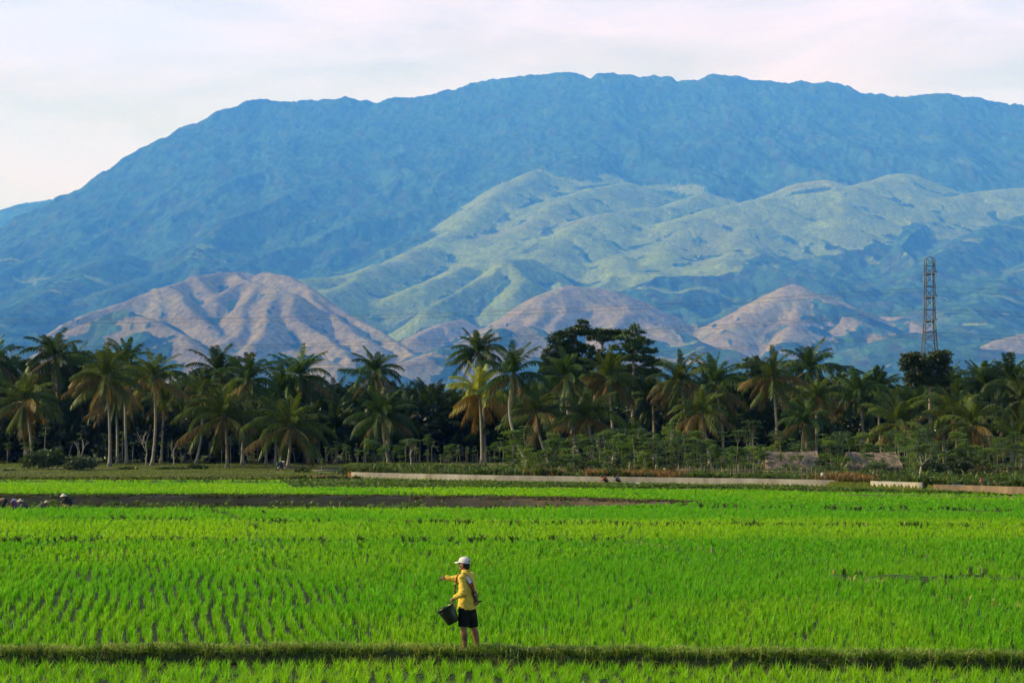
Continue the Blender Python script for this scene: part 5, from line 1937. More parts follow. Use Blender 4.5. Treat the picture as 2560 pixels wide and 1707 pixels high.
# brushwood and netting by the second hut
mb = MB()
rn = np.random.default_rng(95)
for _ in range(150):
    x = rn.uniform(-1.9, 1.9)
    mb.tube([[x, rn.uniform(-.3, .3), rn.uniform(0, .32)], [x + rn.uniform(.3, .9), rn.uniform(-.3, .3), rn.uniform(0, .36)]], 0.014, n=3, col=np.array((1.5, .85, .5)) * rn.uniform(.5, 1.1), cap=False)
o = mb.obj("brushwood_pile", BAMB)
o.location = (XX(2118, 150), 150.0, 0.64)
tag(o, "pile of reddish dry brushwood between the white board and the second hut", "brushwood")

# ================================================================ transmission tower and lines
STEEL = surf_mat("galvanised_steel", (0.12, 0.13, 0.145), 0.55, scale=2.0, color2=(0.06, 0.065, 0.07), metallic=0.3)
WIREM = surf_mat("line_wire", (0.09, 0.095, 0.10), 0.5, scale=2.0)
INSUL = surf_mat("insulator_glass", (0.45, 0.50, 0.50), 0.3, scale=2.0)
TY_ = 470.0
TS = TY_ / F
tx = XX(2324, TY_)
tower = empty("transmission_tower", (tx, TY_, 0))
tag(tower, "tall steel lattice transmission tower rising above the round dark tree", "tower")
zt = lambda py: CH - (py - HY) * TS
levels = [(648, 11.0), (665, 11.0), (686, 11.2), (716, 11.2), (745, 11.4), (775, 11.4), (804, 11.8), (830, 13.5), (855, 15.2), (880, 17.0), (915, 20.0), (960, 24.0), (1010, 28.0), (1065, 32.0), (1123, 37.0)]
legs = [[], [], [], []]
for py, hw in levels:
    w = hw * TS
    for i, (sx, sy) in enumerate(((-1, -1), (1, -1), (1, 1), (-1, 1))):
        legs[i].append((sx * w, sy * w, max(zt(py), 0.0)))
for i in range(4):
    t = MB()
    t.tube(legs[i], 0.13, n=4)
    t.obj("leg", STEEL, tower)
br = MB()
for k in range(len(levels) - 1):
    for i in range(4):
        j = (i + 1) % 4
        a0, a1, b0, b1 = legs[i][k], legs[i][k + 1], legs[j][k], legs[j][k + 1]
        if k % 2 == 0 or k > 6:
            br.tube([a0, b1], 0.06, n=4, cap=False)
        if k % 2 == 1 or k > 8:
            br.tube([b0, a1], 0.06, n=4, cap=False)
        if k in (1, 3, 5, 7):
            br.tube([a0, b0], 0.06, n=4, cap=False)
br.obj("bracing", STEEL, tower)
for py in (686, 745, 804):
    am = MB()
    zz = zt(py)
    w = 11.3 * TS
    for sx in (-1, 1):
        am.tube([[sx * w, -w, zz], [sx * w * 0.6, -5.2, zz + 0.25]], 0.09, n=4)
        am.tube([[sx * w, w, zz], [sx * w * 0.6, 5.2, zz + 0.25]], 0.09, n=4)
    for sy in (-1, 1):
        am.tube([[-w * .6, sy * 5.2, zz + .25], [w * .6, sy * 5.2, zz + .25]], 0.09, n=4)
        am.box((0, sy * w, zz), (2 * w + .3, 0.3, 0.30))
    am.obj("crossarm", STEEL, tower)
    for sx, sy in ((-0.45, -1), (0.35, -1), (-0.4, 1), (0.4, 1)):
        im = MB()
        for q_ in range(7):
            im.ball((sx * w, sy * 4.7, zz - 0.25 - q_ * 0.30), (0.13, 0.13, 0.09), n=6, m=4)
        im.tube([[sx * w, sy * 4.7, zz + .2], [sx * w, sy * 4.7, zz - 2.4]], 0.03, n=4)
        im.obj("insulator", INSUL, tower)
cr = MB()
w = 11 * TS
for sx in (-1, 1):
    cr.tube([[sx * w, -w, zt(648)], [0, 0, zt(641)]], 0.08, n=4)
    cr.tube([[sx * w, w, zt(648)], [0, 0, zt(641)]], 0.08, n=4)
cr.obj("peak", STEEL, tower)

# conductors: sagging spans either side of the tower, in pairs at three heights
names = ["upper", "middle", "lower"]
for k, (py, sag) in enumerate(((721, 7.6), (775, 8.9), (834, 8.4))):
    for s2, dz in ((-1, 0.0), (1, -0.32)):
        zz = zt(py) + dz
        yo = TY_ + s2 * 4.7
        half = 205.0
        t = np.linspace(0, 1.7, 60)
        P = [(tx - half * v, yo, zz - sag * (1 - (1 - v) ** 2)) for v in t][::-1]
        P += [(tx + half * v, yo, zz - sag * (1 - (1 - v) ** 2) * 0.55) for v in np.linspace(0.02, 0.6, 20)]
        mb = MB()
        mb.tube(P, 0.030, n=4, cap=False)
        o = mb.obj("power_line", WIREM)
        tag(o, "%s power line, the %s of its pair, strung through the lattice tower" % (names[k], "nearer and higher" if s2 < 0 else "farther and lower"), "power line", "power lines on the tower")

# ================================================================ stakes and small things in the fields
WOODP = surf_mat("weathered_post", (0.30, 0.24, 0.17), 0.9, scale=6.0, color2=(0.15, 0.12, 0.085))


def stake(label, px, py_base, py_top, rad, lean=0.0, z=0.0, cat="stake", mat=None):
    Y = DG(py_base, z)
    h_ = (py_base - py_top) / F * Y
    mb = MB()
    mb.tube([[0, 0, -0.25], [lean * h_ * .5, 0, h_ * .5], [lean * h_, 0, h_]], [rad * 1.1, rad, rad * 0.85], n=7)
    mb.box((lean * h_, 0, h_ + rad * 0.2), (rad * 1.5, rad * 1.5, rad * 0.6), taper=0.6)
    o = mb.obj("stake", mat or WOODP)
    o.location = (XX(px, Y), Y, z)
    tag(o, label, cat)
    return o


stake("short thick wooden stake standing by the pale straw bund in the rice", 1780, 1390, 1369, 0.045, 0.02)
stake("thin reddish stake deep in the rice above the dark bund", 2315, 1404, 1385, 0.018, 0.08)
stake("pair stake, the dark thicker one, beside the diagonal bund near the flooded strip", 587, 1302, 1285, 0.022, 0.0)
stake("pair stake, the pale thinner one, beside the diagonal bund near the flooded strip", 591, 1302, 1286, 0.014, 0.04)
stake("thin stick in the far plot, first of three from the diagonal bund", 927, 1232, 1217, 0.018, 0.0)
stake("thin tall stick in the far plot, second of three from the diagonal bund", 990, 1234, 1217, 0.018, 0.05)
stake("dark stick at the rim of the flooded strip", 1025, 1246, 1232, 0.022, 0.03)
stake("thin slanting stick in the far plot nearest the conical hats", 541, 1228, 1214, 0.016, 0.1)
st_ = stake("thin leaning stick in the rice with a small dark bird on its tip", 662, 1304, 1283, 0.010, -0.12)
BIRD = surf_mat("dark_plumage", (0.02, 0.02, 0.022), 0.6, scale=8.0)
YB_ = DG(1304, 0)
mb = MB()
mb.ball((0, 0, 0), (0.085, 0.045, 0.05), n=10, m=7, rot=Matrix.Rotation(math.radians(32), 3, 'Y'))
mb.ball((-0.075, 0, 0.055), (0.035, 0.032, 0.032), n=8, m=6)
mb.tube([[-0.10, 0, 0.055], [-0.14, 0, 0.045]], [0.012, 0.003], n=5)
mb.tube([[0.06, 0, -0.04], [0.13, 0, -0.085], [0.19, 0, -0.12]], [0.022, 0.018, 0.006], n=6)
mb.tube([[0.0, 0.015, -0.03], [0.0, 0.015, -0.075]], 0.006, n=4)
mb.tube([[0.0, -0.015, -0.03], [0.0, -0.015, -0.075]], 0.006, n=4)
o = remeshed("bird", mb, 0.007, BIRD, None, 2)
o.location = (XX(659, YB_), YB_, (1304 - 1281) / F * YB_ + 0.05)
tag(o, "small dark bird perched on the tip of a thin stick in the rice", "bird")

# tap post
mb = MB()
root = empty("tap_post", (XX(2332, 138.6), 138.6, 0.25))
tag(root, "thin white pole with two armed head at the end of the brown retaining wall", "post")
mb.tube([[0, 0, -0.2], [-0.03, 0, 0.5], [-0.07, 0, 0.86]], [0.024, 0.022, 0.02], n=6)
mb.obj("pole", WHITEM, root)
mb = MB()
mb.tube([[-0.18, 0, 0.86], [0.05, 0, 0.86]], 0.018, n=6)
mb.ball((-0.18, 0, 0.86), 0.045, n=8, m=6)
mb.ball((0.05, 0, 0.86), 0.045, n=8, m=6)
mb.obj("head", WHITEM, root)

# buckets and drums on the terrace
def pail(label, px, Y, rad, hgt, colr, lid=False, kind="bucket"):
    mt = surf_mat("plastic_" + str(len(MATS)), colr, 0.4, noise=0.3, scale=4.0)
    root = empty(kind, (XX(px, Y), Y, 0.60))
    tag(root, label, kind, None)
    b = MB()
    b.lathe([(0, 0), (rad * .82, 0), (rad * .9, hgt * .5), (rad, hgt), (rad * 1.08, hgt), (rad * 1.08, hgt - .03), (rad * 1.0, hgt - 0.035), (rad * .95, hgt - .01), (rad * .84, hgt * .5), (rad * .76, .02), (0, .02)], n=16)
    b.obj("body", mt, root, smooth=True)
    hd = MB()
    a = np.linspace(0, math.pi, 9)
    hd.tube(np.stack([np.cos(a) * rad * 1.06, -0.3 * np.sin(a) * rad, hgt - .02 - np.sin(a) * rad * 0.75], -1), 0.008, n=4)
    hd.obj("handle", STEEL, root)


pail("teal green plastic bucket, first in the row from the blue sheet", 2422, 136.8, 0.14, 0.26, (0.03, 0.20, 0.14))
pail("rust brown bucket between the teal bucket and the person in red", 2438, 136.2, 0.12, 0.22, (0.20, 0.10, 0.04))
pail("dull grey green bucket just past the person in red", 2474, 135.3, 0.13, 0.25, (0.10, 0.15, 0.13))
pail("orange brown bucket between the grey green and the pale blue bucket", 2489, 134.8, 0.13, 0.24, (0.34, 0.15, 0.06))
pail("pale blue bucket near the end of the row on the terrace", 2507, 134.3, 0.14, 0.26, (0.25, 0.36, 0.44))
pail("dark olive bucket, last in the row after the pale blue one", 2522, 133.9, 0.13, 0.23, (0.09, 0.12, 0.08))


def sheet(name, label, px, Y, z, w, d, hgt, colr, seed, cat):
    """crumpled cloth or plastic spread on the ground"""
    mt = surf_mat(name + "_cloth" + str(len(MATS)), colr, 0.6, noise=0.2, scale=3.0)
    nx, ny = 26, 12
    X, Y_ = np.meshgrid(np.linspace(-w / 2, w / 2, nx), np.linspace(-d / 2, d / 2, ny))
    Z = hgt * (0.5 + 0.6 * fbm(X * 2.2 + seed, Y_ * 2.2, seed, 3)) * np.clip(1.15 - (2 * X / w) ** 2, 0.1, 1)
    Z = np.maximum(Z, 0.01)
    V = np.stack([X + 0.04 * vnoise(X * 3, Y_ * 3, seed), Y_, Z], -1).reshape(-1, 3)
    idx = np.arange(nx * ny).reshape(ny, nx)
    q = np.stack([idx[:-1, :-1], idx[:-1, 1:], idx[1:, 1:], idx[1:, :-1]], -1).reshape(-1, 4)
    o = np_obj(name, V, None, q, mt, None, None, smooth=True)
    s = o.modifiers.new("thick", 'SOLIDIFY')
    s.thickness = 0.012
    o.location = (XX(px, Y), Y, z)
    tag(o, label, cat)
    return o


sheet("plastic_sheet", "flat pale blue plastic sheet spread on the terrace wall top before the buckets", 2393, 136.9, 0.61, 1.0, 0.5, 0.05, (0.22, 0.38, 0.60), 3, "sheet")
sheet("cloth_heap", "pale yellow cloth heap just past the tap post", 2343, 140, 0.61, 0.24, 0.3, 0.10, (0.55, 0.50, 0.25), 4, "cloth")
sheet("cloth_heap", "small white cloth heap between the yellow heap and the blue sheet", 2357, 140, 0.61, 0.22, 0.3, 0.12, (0.6, 0.62, 0.62), 5, "cloth")
zb = float(gz(np.array([XX(1570, 154.5)]), np.array([154.5]))[0])
sheet("white_sacks", "rumpled white sacks lying on the bank beside the two workers at the wall", 1578, 154.5, zb, 1.5, 0.5, 0.22, (0.66, 0.64, 0.58), 6, "sack")

# ================================================================ motorbike under the palm
BLK = surf_mat("black_plastic", (0.015, 0.015, 0.017), 0.4, scale=5)
RUB = surf_mat("tyre_rubber", (0.02, 0.02, 0.02), 0.85, scale=8)
BLUEP = surf_mat("blue_paint", (0.10, 0.22, 0.36), 0.35, scale=3)
CHROME = surf_mat("worn_chrome", (0.55, 0.55, 0.55), 0.3, scale=3, metallic=0.8)
mbk = empty("motorbike", (XX(702, 201), 201.0, float(gz(np.array([XX(702, 201)]), np.array([201.0]))[0])), math.radians(62))
tag(mbk, "parked motorbike with white front fender and blue tail in the palm's shade", "motorbike")
for yx in (-0.60, 0.60):
    wm = empty("wheel", (yx, 0, 0.28))
    wm.parent = mbk
    t = MB()
    a = np.linspace(0, 2 * math.pi, 25)
    t.tube(np.stack([np.cos(a) * 0.24, a * 0, np.sin(a) * 0.24], -1), 0.045, n=7, cap=False)
    t.obj("tyre", RUB, wm, smooth=True)
    t = MB()
    t.tube(np.stack([np.cos(a) * 0.19, a * 0, np.sin(a) * 0.19], -1), 0.014, n=5, cap=False)
    for k in range(6):
        t.tube([[0, 0, 0], [math.cos(k * 1.047) * .19, 0, math.sin(k * 1.047) * .19]], 0.010, n=4)
    t.tube([[0, -.06, 0], [0, .06, 0]], 0.035, n=8)
    t.obj("rim", CHROME, wm, smooth=True)
t = MB()
t.tube([[-0.60, 0, .50], [-0.3, 0, .62], [0.1, 0, .60], [0.35, 0, .50]], [0.05, .11, .12, .09], n=8)
t.box((0.0, 0, 0.36), (0.36, 0.22, 0.22), col=(1, 1, 1), taper=0.85)
t.tube([[0.35, 0, .50], [0.47, 0, .86]], [0.07, 0.05], n=8)
t.obj("body", BLK, mbk, smooth=True)
t = MB()
t.box((-0.28, 0, 0.74), (0.62, 0.22, 0.09), taper=0.85)
t.obj("seat", BLK, mbk)
t = MB()
t.box((-0.60, 0, 0.66), (0.34, 0.16, 0.14), taper=0.6)
t.box((0.10, 0, 0.68), (0.22, 0.20, 0.16), taper=0.7)
t.obj("fairing", BLUEP, mbk)
t = MB()
a = np.linspace(0.2, 2.4, 9)
t.tube(np.stack([0.60 + np.cos(a) * 0.31, a * 0, 0.28 + np.sin(a) * 0.31], -1), 0.045, n=6)
t.obj("front_fender", WHITEM, mbk, smooth=True)
t = MB()
t.tube([[0.44, -.30, .96], [0.47, -.1, .92], [0.47, .1, .92], [0.44, .30, .96]], 0.016, n=6)
t.tube([[0.60, .06, .28], [0.47, .06, .92]], 0.02, n=6)
t.tube([[0.60, -.06, .28], [0.47, -.06, .92]], 0.02, n=6)
t.tube([[0.46, -.2, .95], [0.42, -.24, 1.10]], 0.008, n=4)
t.obj("handlebar", CHROME, mbk, smooth=True)
t = MB()
t.ball((0.52, 0, 0.86), (0.08, 0.10, 0.09), n=10, m=7)
t.obj("headlight", WHITEM, mbk, smooth=True)
# ================================================================ people
def skin_mat(name, mud=True, dark_x=None):
    m, nt, out = new_mat(name)
    L = nt.links.new
    p = N(nt, "ShaderNodeBsdfPrincipled")
    p.inputs["Roughness"].default_value = 0.5
    p.inputs["Specular IOR Level"].default_value = 0.35
    tc_n = N(nt, "ShaderNodeTexCoord")
    nz = N(nt, "ShaderNodeTexNoise")
    nz.inputs["Scale"].default_value = 9
    nz.inputs["Detail"].default_value = 4
    L(tc_n.outputs["Object"], nz.inputs["Vector"])
    mix = N(nt, "ShaderNodeMix", data_type='RGBA')
    mix.inputs[6].default_value = (0.20, 0.088, 0.048, 1)
    mix.inputs[7].default_value = (0.29, 0.135, 0.075, 1)
    L(nz.outputs["Fac"], mix.inputs[0])
    last = mix.outputs[2]
    if mud:
        sp = N(nt, "ShaderNodeSeparateXYZ")
        L(tc_n.outputs["Object"], sp.inputs[0])

        def band(sock, a, b):
            r_ = N(nt, "ShaderNodeMapRange")
            r_.inputs[1].default_value, r_.inputs[2].default_value = a, b
            L(sock, r_.inputs[0])
            return r_.outputs[0]

        def mth(op, a, b):
            n_ = N(nt, "ShaderNodeMath", operation=op)
            for i, v in enumerate((a, b)):
                if isinstance(v, (int, float)):
                    n_.inputs[i].default_value = v
                else:
                    L(v, n_.inputs[i])
            return n_.outputs[0]
        n2 = N(nt, "ShaderNodeTexNoise")
        n2.inputs["Scale"].default_value = 7
        L(tc_n.outputs["Object"], n2.inputs["Vector"])
        legm = mth('MULTIPLY', band(sp.outputs[2], 0.40, 0.20), band(n2.outputs["Fac"], 0.45, 0.56))
        handm = mth('MULTIPLY', band(sp.outputs[0], -0.455, -0.485), 1.0)
        mm = mth('MAXIMUM', legm, handm)
        mx2 = N(nt, "ShaderNodeMix", data_type='RGBA')
        mx2.inputs[7].default_value = (0.022, 0.020, 0.014, 1)
        L(last, mx2.inputs[6])
        L(mm, mx2.inputs[0])
        last = mx2.outputs[2]
    L(last, p.inputs["Base Color"])
    L(p.outputs[0], out.inputs["Surface"])
    return m


def cloth_mat(name, color, color2=None, scale=6.0):
    m = surf_mat(name, color, 0.85, noise=0.18, scale=scale, color2=color2, bump=0.012, bump_scale=11, spec=0.15, stretch=(1, 1, 0.6))
    return m


SKIN = skin_mat("skin_muddy")
SKIN2 = skin_mat("skin_plain", mud=False)
HAIR = surf_mat("black_hair", (0.012, 0.011, 0.010), 0.55, scale=30)
YEL = cloth_mat("yellow_shirt", (0.68, 0.50, 0.085), (0.55, 0.37, 0.05), 3.5)
SHORTS = cloth_mat("black_shorts", (0.010, 0.012, 0.011))
CAPM = cloth_mat("white_cap", (0.66, 0.64, 0.66), (0.56, 0.54, 0.56))
DARKC = cloth_mat("dark_cloth", (0.02, 0.018, 0.016))

# sash: woven batik in orange, brown and black with one white patch
m, nt, out = new_mat("batik")
L = nt.links.new
p = N(nt, "ShaderNodeBsdfPrincipled")
p.inputs["Roughness"].default_value = 0.85
tcn = N(nt, "ShaderNodeTexCoord")
vo = N(nt, "ShaderNodeTexVoronoi")
vo.inputs["Scale"].default_value = 38
L(tcn.outputs["Object"], vo.inputs["Vector"])
cr_ = N(nt, "ShaderNodeValToRGB")
cr_.color_ramp.interpolation = 'CONSTANT'
els = cr_.color_ramp.elements
els[0].position, els[0].color = 0.0, (0.030, 0.014, 0.010, 1)
els[1].position, els[1].color = 0.42, (0.33, 0.085, 0.025, 1)
for pos, cc_ in ((0.62, (0.10, 0.035, 0.018, 1)), (0.76, (0.45, 0.22, 0.09, 1)), (0.86, (0.02, 0.012, 0.010, 1))):
    e = els.new(pos)
    e.color = cc_
sx_ = N(nt, "ShaderNodeSeparateColor")
L(vo.outputs["Color"], sx_.inputs[0])
L(sx_.outputs[0], cr_.inputs[0])
at = N(nt, "ShaderNodeAttribute", attribute_name="col")
mu = N(nt, "ShaderNodeMix", data_type='RGBA')
sp = N(nt, "ShaderNodeSeparateColor")
L(at.outputs["Color"], sp.inputs[0])
L(sp.outputs[0], mu.inputs[0])
L(cr_.outputs[0], mu.inputs[6])
mu.inputs[7].default_value = (0.62, 0.62, 0.70, 1)
L(mu.outputs[2], p.inputs["Base Color"])
L(p.outputs[0], out.inputs["Surface"])
BATIK = m

MX, MY = XX(1167.4, 36.0), 36.0
man = empty("person", (MX, MY, 0.165))
tag(man, "farmer in yellow shirt, black shorts and white cap, one arm outstretched, standing on the bund", "person")
fv = np.array((-0.87, 0.5, 0.0))
lv = np.array((-0.5, -0.87, 0.0))

b = MB()
# legs
Lk, La, Rk, Ra = (-.055, -.11, .44), (-.040, -.10, .085), (.120, .07, .43), (.182, .10, .095)
b.tube([(-.045, -.09, .82), (-.055, -.105, .64), (-.062, -.112, .50), Lk, (-.045, -.105, .33), (-.040, -.10, .24), La, (-.040, -.10, .03)],
       [.090, .082, .066, .061, .065, .057, .042, .041], n=14)
b.tube([(.05, .07, .82), (.085, .072, .64), (.112, .07, .50), Rk, (.150, .082, .33), (.166, .09, .24), Ra, (.184, .10, .04)],
       [.090, .082, .066, .061, .065, .057, .042, .041], n=14)
for (ax, ay, az) in ((-.040, -.10, .045), (.184, .10, .05)):
    a0 = np.array((ax, ay, az))
    b.tube([a0 - fv * .045, a0 + fv * .02 + (0, 0, .01), a0 + fv * .10 - (0, 0, .012), a0 + fv * .155 - (0, 0, .022)], [.032, .040, .036, .022], n=10)
    for k in range(5):
        q_ = a0 + fv * .145 + lv * (0.034 - k * .016) - np.array((0, 0, .026))
        b.tube([q_, q_ + fv * (.050 - .006 * k)], [.012, .010], n=6)
# trunk, neck
b.tube([(0, 0, .80), (0, 0, .92), (-.002, 0, 1.08), (-.005, 0, 1.24), (-.012, 0, 1.36), (-.02, 0, 1.43)], [.135, .13, .13, .14, .12, .06], n=16)
b.tube([(-.018, 0, 1.40), (-.03, 0.003, 1.50), (-.04, .005, 1.54)], [.060, .054, .056], n=12)
# head: looks along the throwing arm
hf = np.array((-.93, .36, 0.0))
hl = np.array((-.36, -.93, 0.0))
hc = np.array((-.048, .008, 1.575))
Rh = np.stack([hf, hl, np.array((0, 0, 1.0))], 1)
b.ball(hc + (0, 0, .02), (.098, .076, .105), n=18, m=12, rot=Rh)
b.ball(hc + hf * .038 + (0, 0, -.062), (.055, .052, .052), n=14, m=9, rot=Rh)
b.ball(hc + hf * .078 + (0, 0, -.092), (.020, .026, .017), n=9, m=7, rot=Rh)
b.tube([hc + hf * .088 + (0, 0, .022), hc + hf * .113 + (0, 0, -.018), hc + hf * .092 + (0, 0, -.026)], [.011, .016, .012], n=8)
b.ball(hc + hf * .092 + (0, 0, -.056), (.012, .026, .008), n=9, m=6, rot=Rh)
b.ball(hc + hf * .092 + (0, 0, -.066), (.011, .022, .008), n=9, m=6, rot=Rh)
for s_ in (-1, 1):
    b.ball(hc + hf * .080 + hl * s_ * .032 + (0, 0, .032), (.018, .024, .008), n=9, m=6, rot=Rh)
    b.ball(hc + hf * .070 + hl * s_ * .042 + (0, 0, -.018), (.022, .020, .018), n=9, m=6, rot=Rh)
    b.ball(hc + hl * s_ * .078 + hf * .002 + (0, 0, -.010), (.019, .009, .031), n=9, m=7, rot=Rh)
# arms
RS, RE, RW = np.array((.065, .145, 1.355)), np.array((-.19, .22, 1.315)), np.array((-.405, .27, 1.318))
LS, LE, LW = np.array((-.080, -.155, 1.355)), np.array((-.055, -.245, 1.085)), np.array((-.240, -.222, .985))
b.tube([RS, RS * .5 + RE * .5, RE, RE * .5 + RW * .5, RW], [.056, .046, .040, .036, .026], n=12)
b.tube([LS, LS * .5 + LE * .5, LE, LE * .5 + LW * .5, LW], [.056, .046, .040, .036, .026], n=12)
# right hand, palm down, fingers spread and dropping as the grain leaves them
b.tube([RW, (-.435, .277, 1.318), (-.470, .283, 1.308), (-.490, .286, 1.300)], [.026, .033, .036, .026], n=12)
for k, (dy, ln, dr) in enumerate(((-.032, .056, .026), (-.011, .066, .036), (.011, .062, .044), (.031, .050, .046))):
    k0 = np.array((-.486, .286 + dy, 1.300))
    k1 = k0 + (-.034, dy * .35, -.010 - dr * .35)
    k2 = k1 + (-.022 * ln / .06, dy * .25, -.020 - dr * .3)
    k3 = k2 + (-.008, dy * .1, -.022)
    b.tube([k0, k1, k2, k3], [.0105, .0098, .0090, .0075], n=8)
b.tube([(-.435, .250, 1.308), (-.455, .232, 1.292), (-.482, .228, 1.274), (-.497, .230, 1.262)], [.014, .0120, .0105, .0085], n=8)
# left hand closed over the bucket rim
b.tube([LW, (-.262, -.214, .962), (-.276, -.207, .942)], [.026, .032, .030], n=12)
for k, dy in enumerate((-.034, -.012, .010, .031)):
    yk = -.205 + dy
    sh = (0, .004, .002, -.004)[k]
    b.tube([(-.276, yk, .945), (-.262 - sh, yk, .922), (-.247 - sh, yk, .905), (-.244, yk, .886 - sh)], [.0110, .0100, .0095, .0080], n=8)
b.tube([(-.252, -.236, .962), (-.228, -.232, .945), (-.210, -.222, .926), (-.204, -.214, .908)], [.014, .0125, .011, .009], n=8)
remeshed("body", b, 0.0065, SKIN, man, 3)
# eyes
for s_ in (-1, 1):
    e_ = MB()
    e_.ball(hc + hf * .0855 + hl * s_ * .031 + (0, 0, .012), (.006, .013, .006), n=10, m=7, rot=Rh)
    e_.obj("eye", HAIR, man, smooth=True)

# shirt: torso rings, collar and sleeves, one skin
rings = [(0.775, .200, .164), (0.80, .203, .166), (0.90, .196, .160), (1.0, .188, .150), (1.10, .188, .147), (1.20, .196, .148), (1.30, .198, .141), (1.37, .172, .120),
         (1.41, .115, .090), (1.445, .076, .074), (1.475, .068, .068)]


def ring_pts(z, a, bb, n=28, cx=0.0):
    t = np.linspace(0, 2 * math.pi, n, endpoint=False)
    p_ = np.outer(np.cos(t) * a, lv) + np.outer(np.sin(t) * bb, fv)
    p_[:, 0] += cx
    p_[:, 2] += z
    return p_


def cx_at(z):
    return np.interp(z, [.75, 1.0, 1.25, 1.4, 1.48], [.012, .008, .002, -.012, -.026])


def loft(mb, rs, n=28, wob=0.0, seed=0):
    V = np.concatenate([ring_pts(z, a, bb, n, cx_at(z)) for z, a, bb in rs])
    if wob:
        nrm = V.copy()
        nrm[:, 2] = 0
        nrm /= np.linalg.norm(nrm, axis=1, keepdims=True) + 1e-6
        V += nrm * (wob * fbm(V[:, 0] * 9 + V[:, 1] * 5, V[:, 2] * 7, seed, 3))[:, None]
    q, t = [], []
    m_ = len(rs)
    for i in range(m_ - 1):
        for k in range(n):
            k2 = (k + 1) % n
            q.append([i * n + k, i * n + k2, (i + 1) * n + k2, (i + 1) * n + k])
    V = np.concatenate([V, [[cx_at(rs[0][0]), 0, rs[0][0]], [cx_at(rs[-1][0]), 0, rs[-1][0]]]])
    for k in range(n):
        k2 = (k + 1) % n
        t.append([m_ * n, k2, k])
        t.append([m_ * n + 1, (m_ - 1) * n + k, (m_ - 1) * n + k2])
    mb.add(V, t=t, q=q)


sh = MB()
dense = []
for z in np.linspace(.775, 1.475, 40):
    dense.append((z, np.interp(z, [r_[0] for r_ in rings], [r_[1] for r_ in rings]), np.interp(z, [r_[0] for r_ in rings], [r_[2] for r_ in rings])))
loft(sh, dense, 36, 0.010, 5)


def sleeve(a, e, w, r0, r1, r2, seed):
    rn_ = np.random.default_rng(seed)
    P, R_ = [], []
    for t in np.linspace(0, 1, 9):
        P.append(a + (e - a) * t)
        R_.append(r0 + (r1 - r0) * t + rn_.normal(0, .004))
    for t in np.linspace(0.12, 1, 9):
        P.append(e + (w - e) * t)
        R_.append(r1 + (r2 - r1) * t + rn_.normal(0, .004))
    R_[-1] = r2 + .003
    sh.tube(P, R_, n=16)


sleeve(RS, RE, RW + (RE - RW) * .08, .080, .064, .046, 1)
sleeve(LS, LE, LW + (LE - LW) * .08, .080, .066, .044, 2)
sh.ball(LS, (.085, .085, .080), n=14, m=9)
sh.ball(RS, (.085, .085, .080), n=14, m=9)
shirt_o = remeshed("shirt", sh, 0.0085, YEL, man, 2)
sm_ = shirt_o.data
nv_ = len(sm_.vertices)
co_ = np.empty(nv_ * 3, np.float32)
sm_.vertices.foreach_get("co", co_)
co_ = co_.reshape(-1, 3)
no_ = np.empty(nv_ * 3, np.float32)
sm_.vertices.foreach_get("normal", no_)
no_ = no_.reshape(-1, 3)
# folds: slanting creases on the body, rings on the sleeves
fold = fbm(co_[:, 0] * 9 + co_[:, 2] * 7, co_[:, 2] * 13 - co_[:, 1] * 9, 31, 3) * 0.011 + ridged(co_[:, 0] * 6 - co_[:, 2] * 5, co_[:, 2] * 9 + co_[:, 1] * 6, 37, 2) * 0.006 - 0.004
co_ = co_ + no_ * fold[:, None]
sm_.vertices.foreach_set("co", co_.ravel())
sm_.update()
c_ = MB()
for dz, rr_ in ((0.0, .074), (0.022, .070)):
    pass
V = np.concatenate([ring_pts(1.448, .077, .076, 24, -.022), ring_pts(1.492, .069, .068, 24, -.030), ring_pts(1.488, .064, .063, 24, -.030), ring_pts(1.444, .071, .070, 24, -.022)])
q = []
for i in range(3):
    for k in range(24):
        k2 = (k + 1) % 24
        q.append([i * 24 + k, i * 24 + k2, (i + 1) * 24 + k2, (i + 1) * 24 + k])
c_.add(V, q=q)
c_.obj("collar", YEL, man, smooth=True)

sh2 = MB()
loft(sh2, [(.60, .150, .135), (.66, .168, .142), (.74, .176, .142), (.84, .172, .138), (.88, .165, .132)], 28, .006, 9)
sh2.tube([(-.045, -.088, .80), (-.052, -.098, .62), (-.055, -.105, .50), (-.055, -.108, .468)], [.112, .110, .104, .102], n=18)
sh2.tube([(.052, .072, .80), (.078, .070, .62), (.098, .068, .48), (.102, .068, .445)], [.112, .110, .106, .104], n=18)
remeshed("shorts", sh2, 0.010, SHORTS, man, 2)

# cap with brim, back strap gap and the hair under it
cp_ = MB()
n_, V, q = 24, [], []
prof = [(1.0, 0.0), (1.02, .018), (.99, .045), (.90, .072), (.72, .094), (.42, .107), (.08, .112)]
for rr_, zz in prof:
    for k in range(n_):
        t = 2 * math.pi * k / n_
        V.append(hc + np.array((0, 0, .036 + zz)) + hf * (math.cos(t) * .110 * rr_) + hl * (math.sin(t) * .088 * rr_) - hf * .004 + np.array((0, 0, .012 * math.cos(t) * (zz < .03))))
for i in range(len(prof) - 1):
    for k in range(n_):
        k2 = (k + 1) % n_
        q.append([i * n_ + k, i * n_ + k2, (i + 1) * n_ + k2, (i + 1) * n_ + k])
cp_.add(V, q=q)
cp_.ball(hc + np.array((0, 0, .150)), (.010, .010, .006), n=8, m=5)
crown_ = cp_.obj("cap", CAPM, man, smooth=True)
br_ = MB()
V, q = [], []
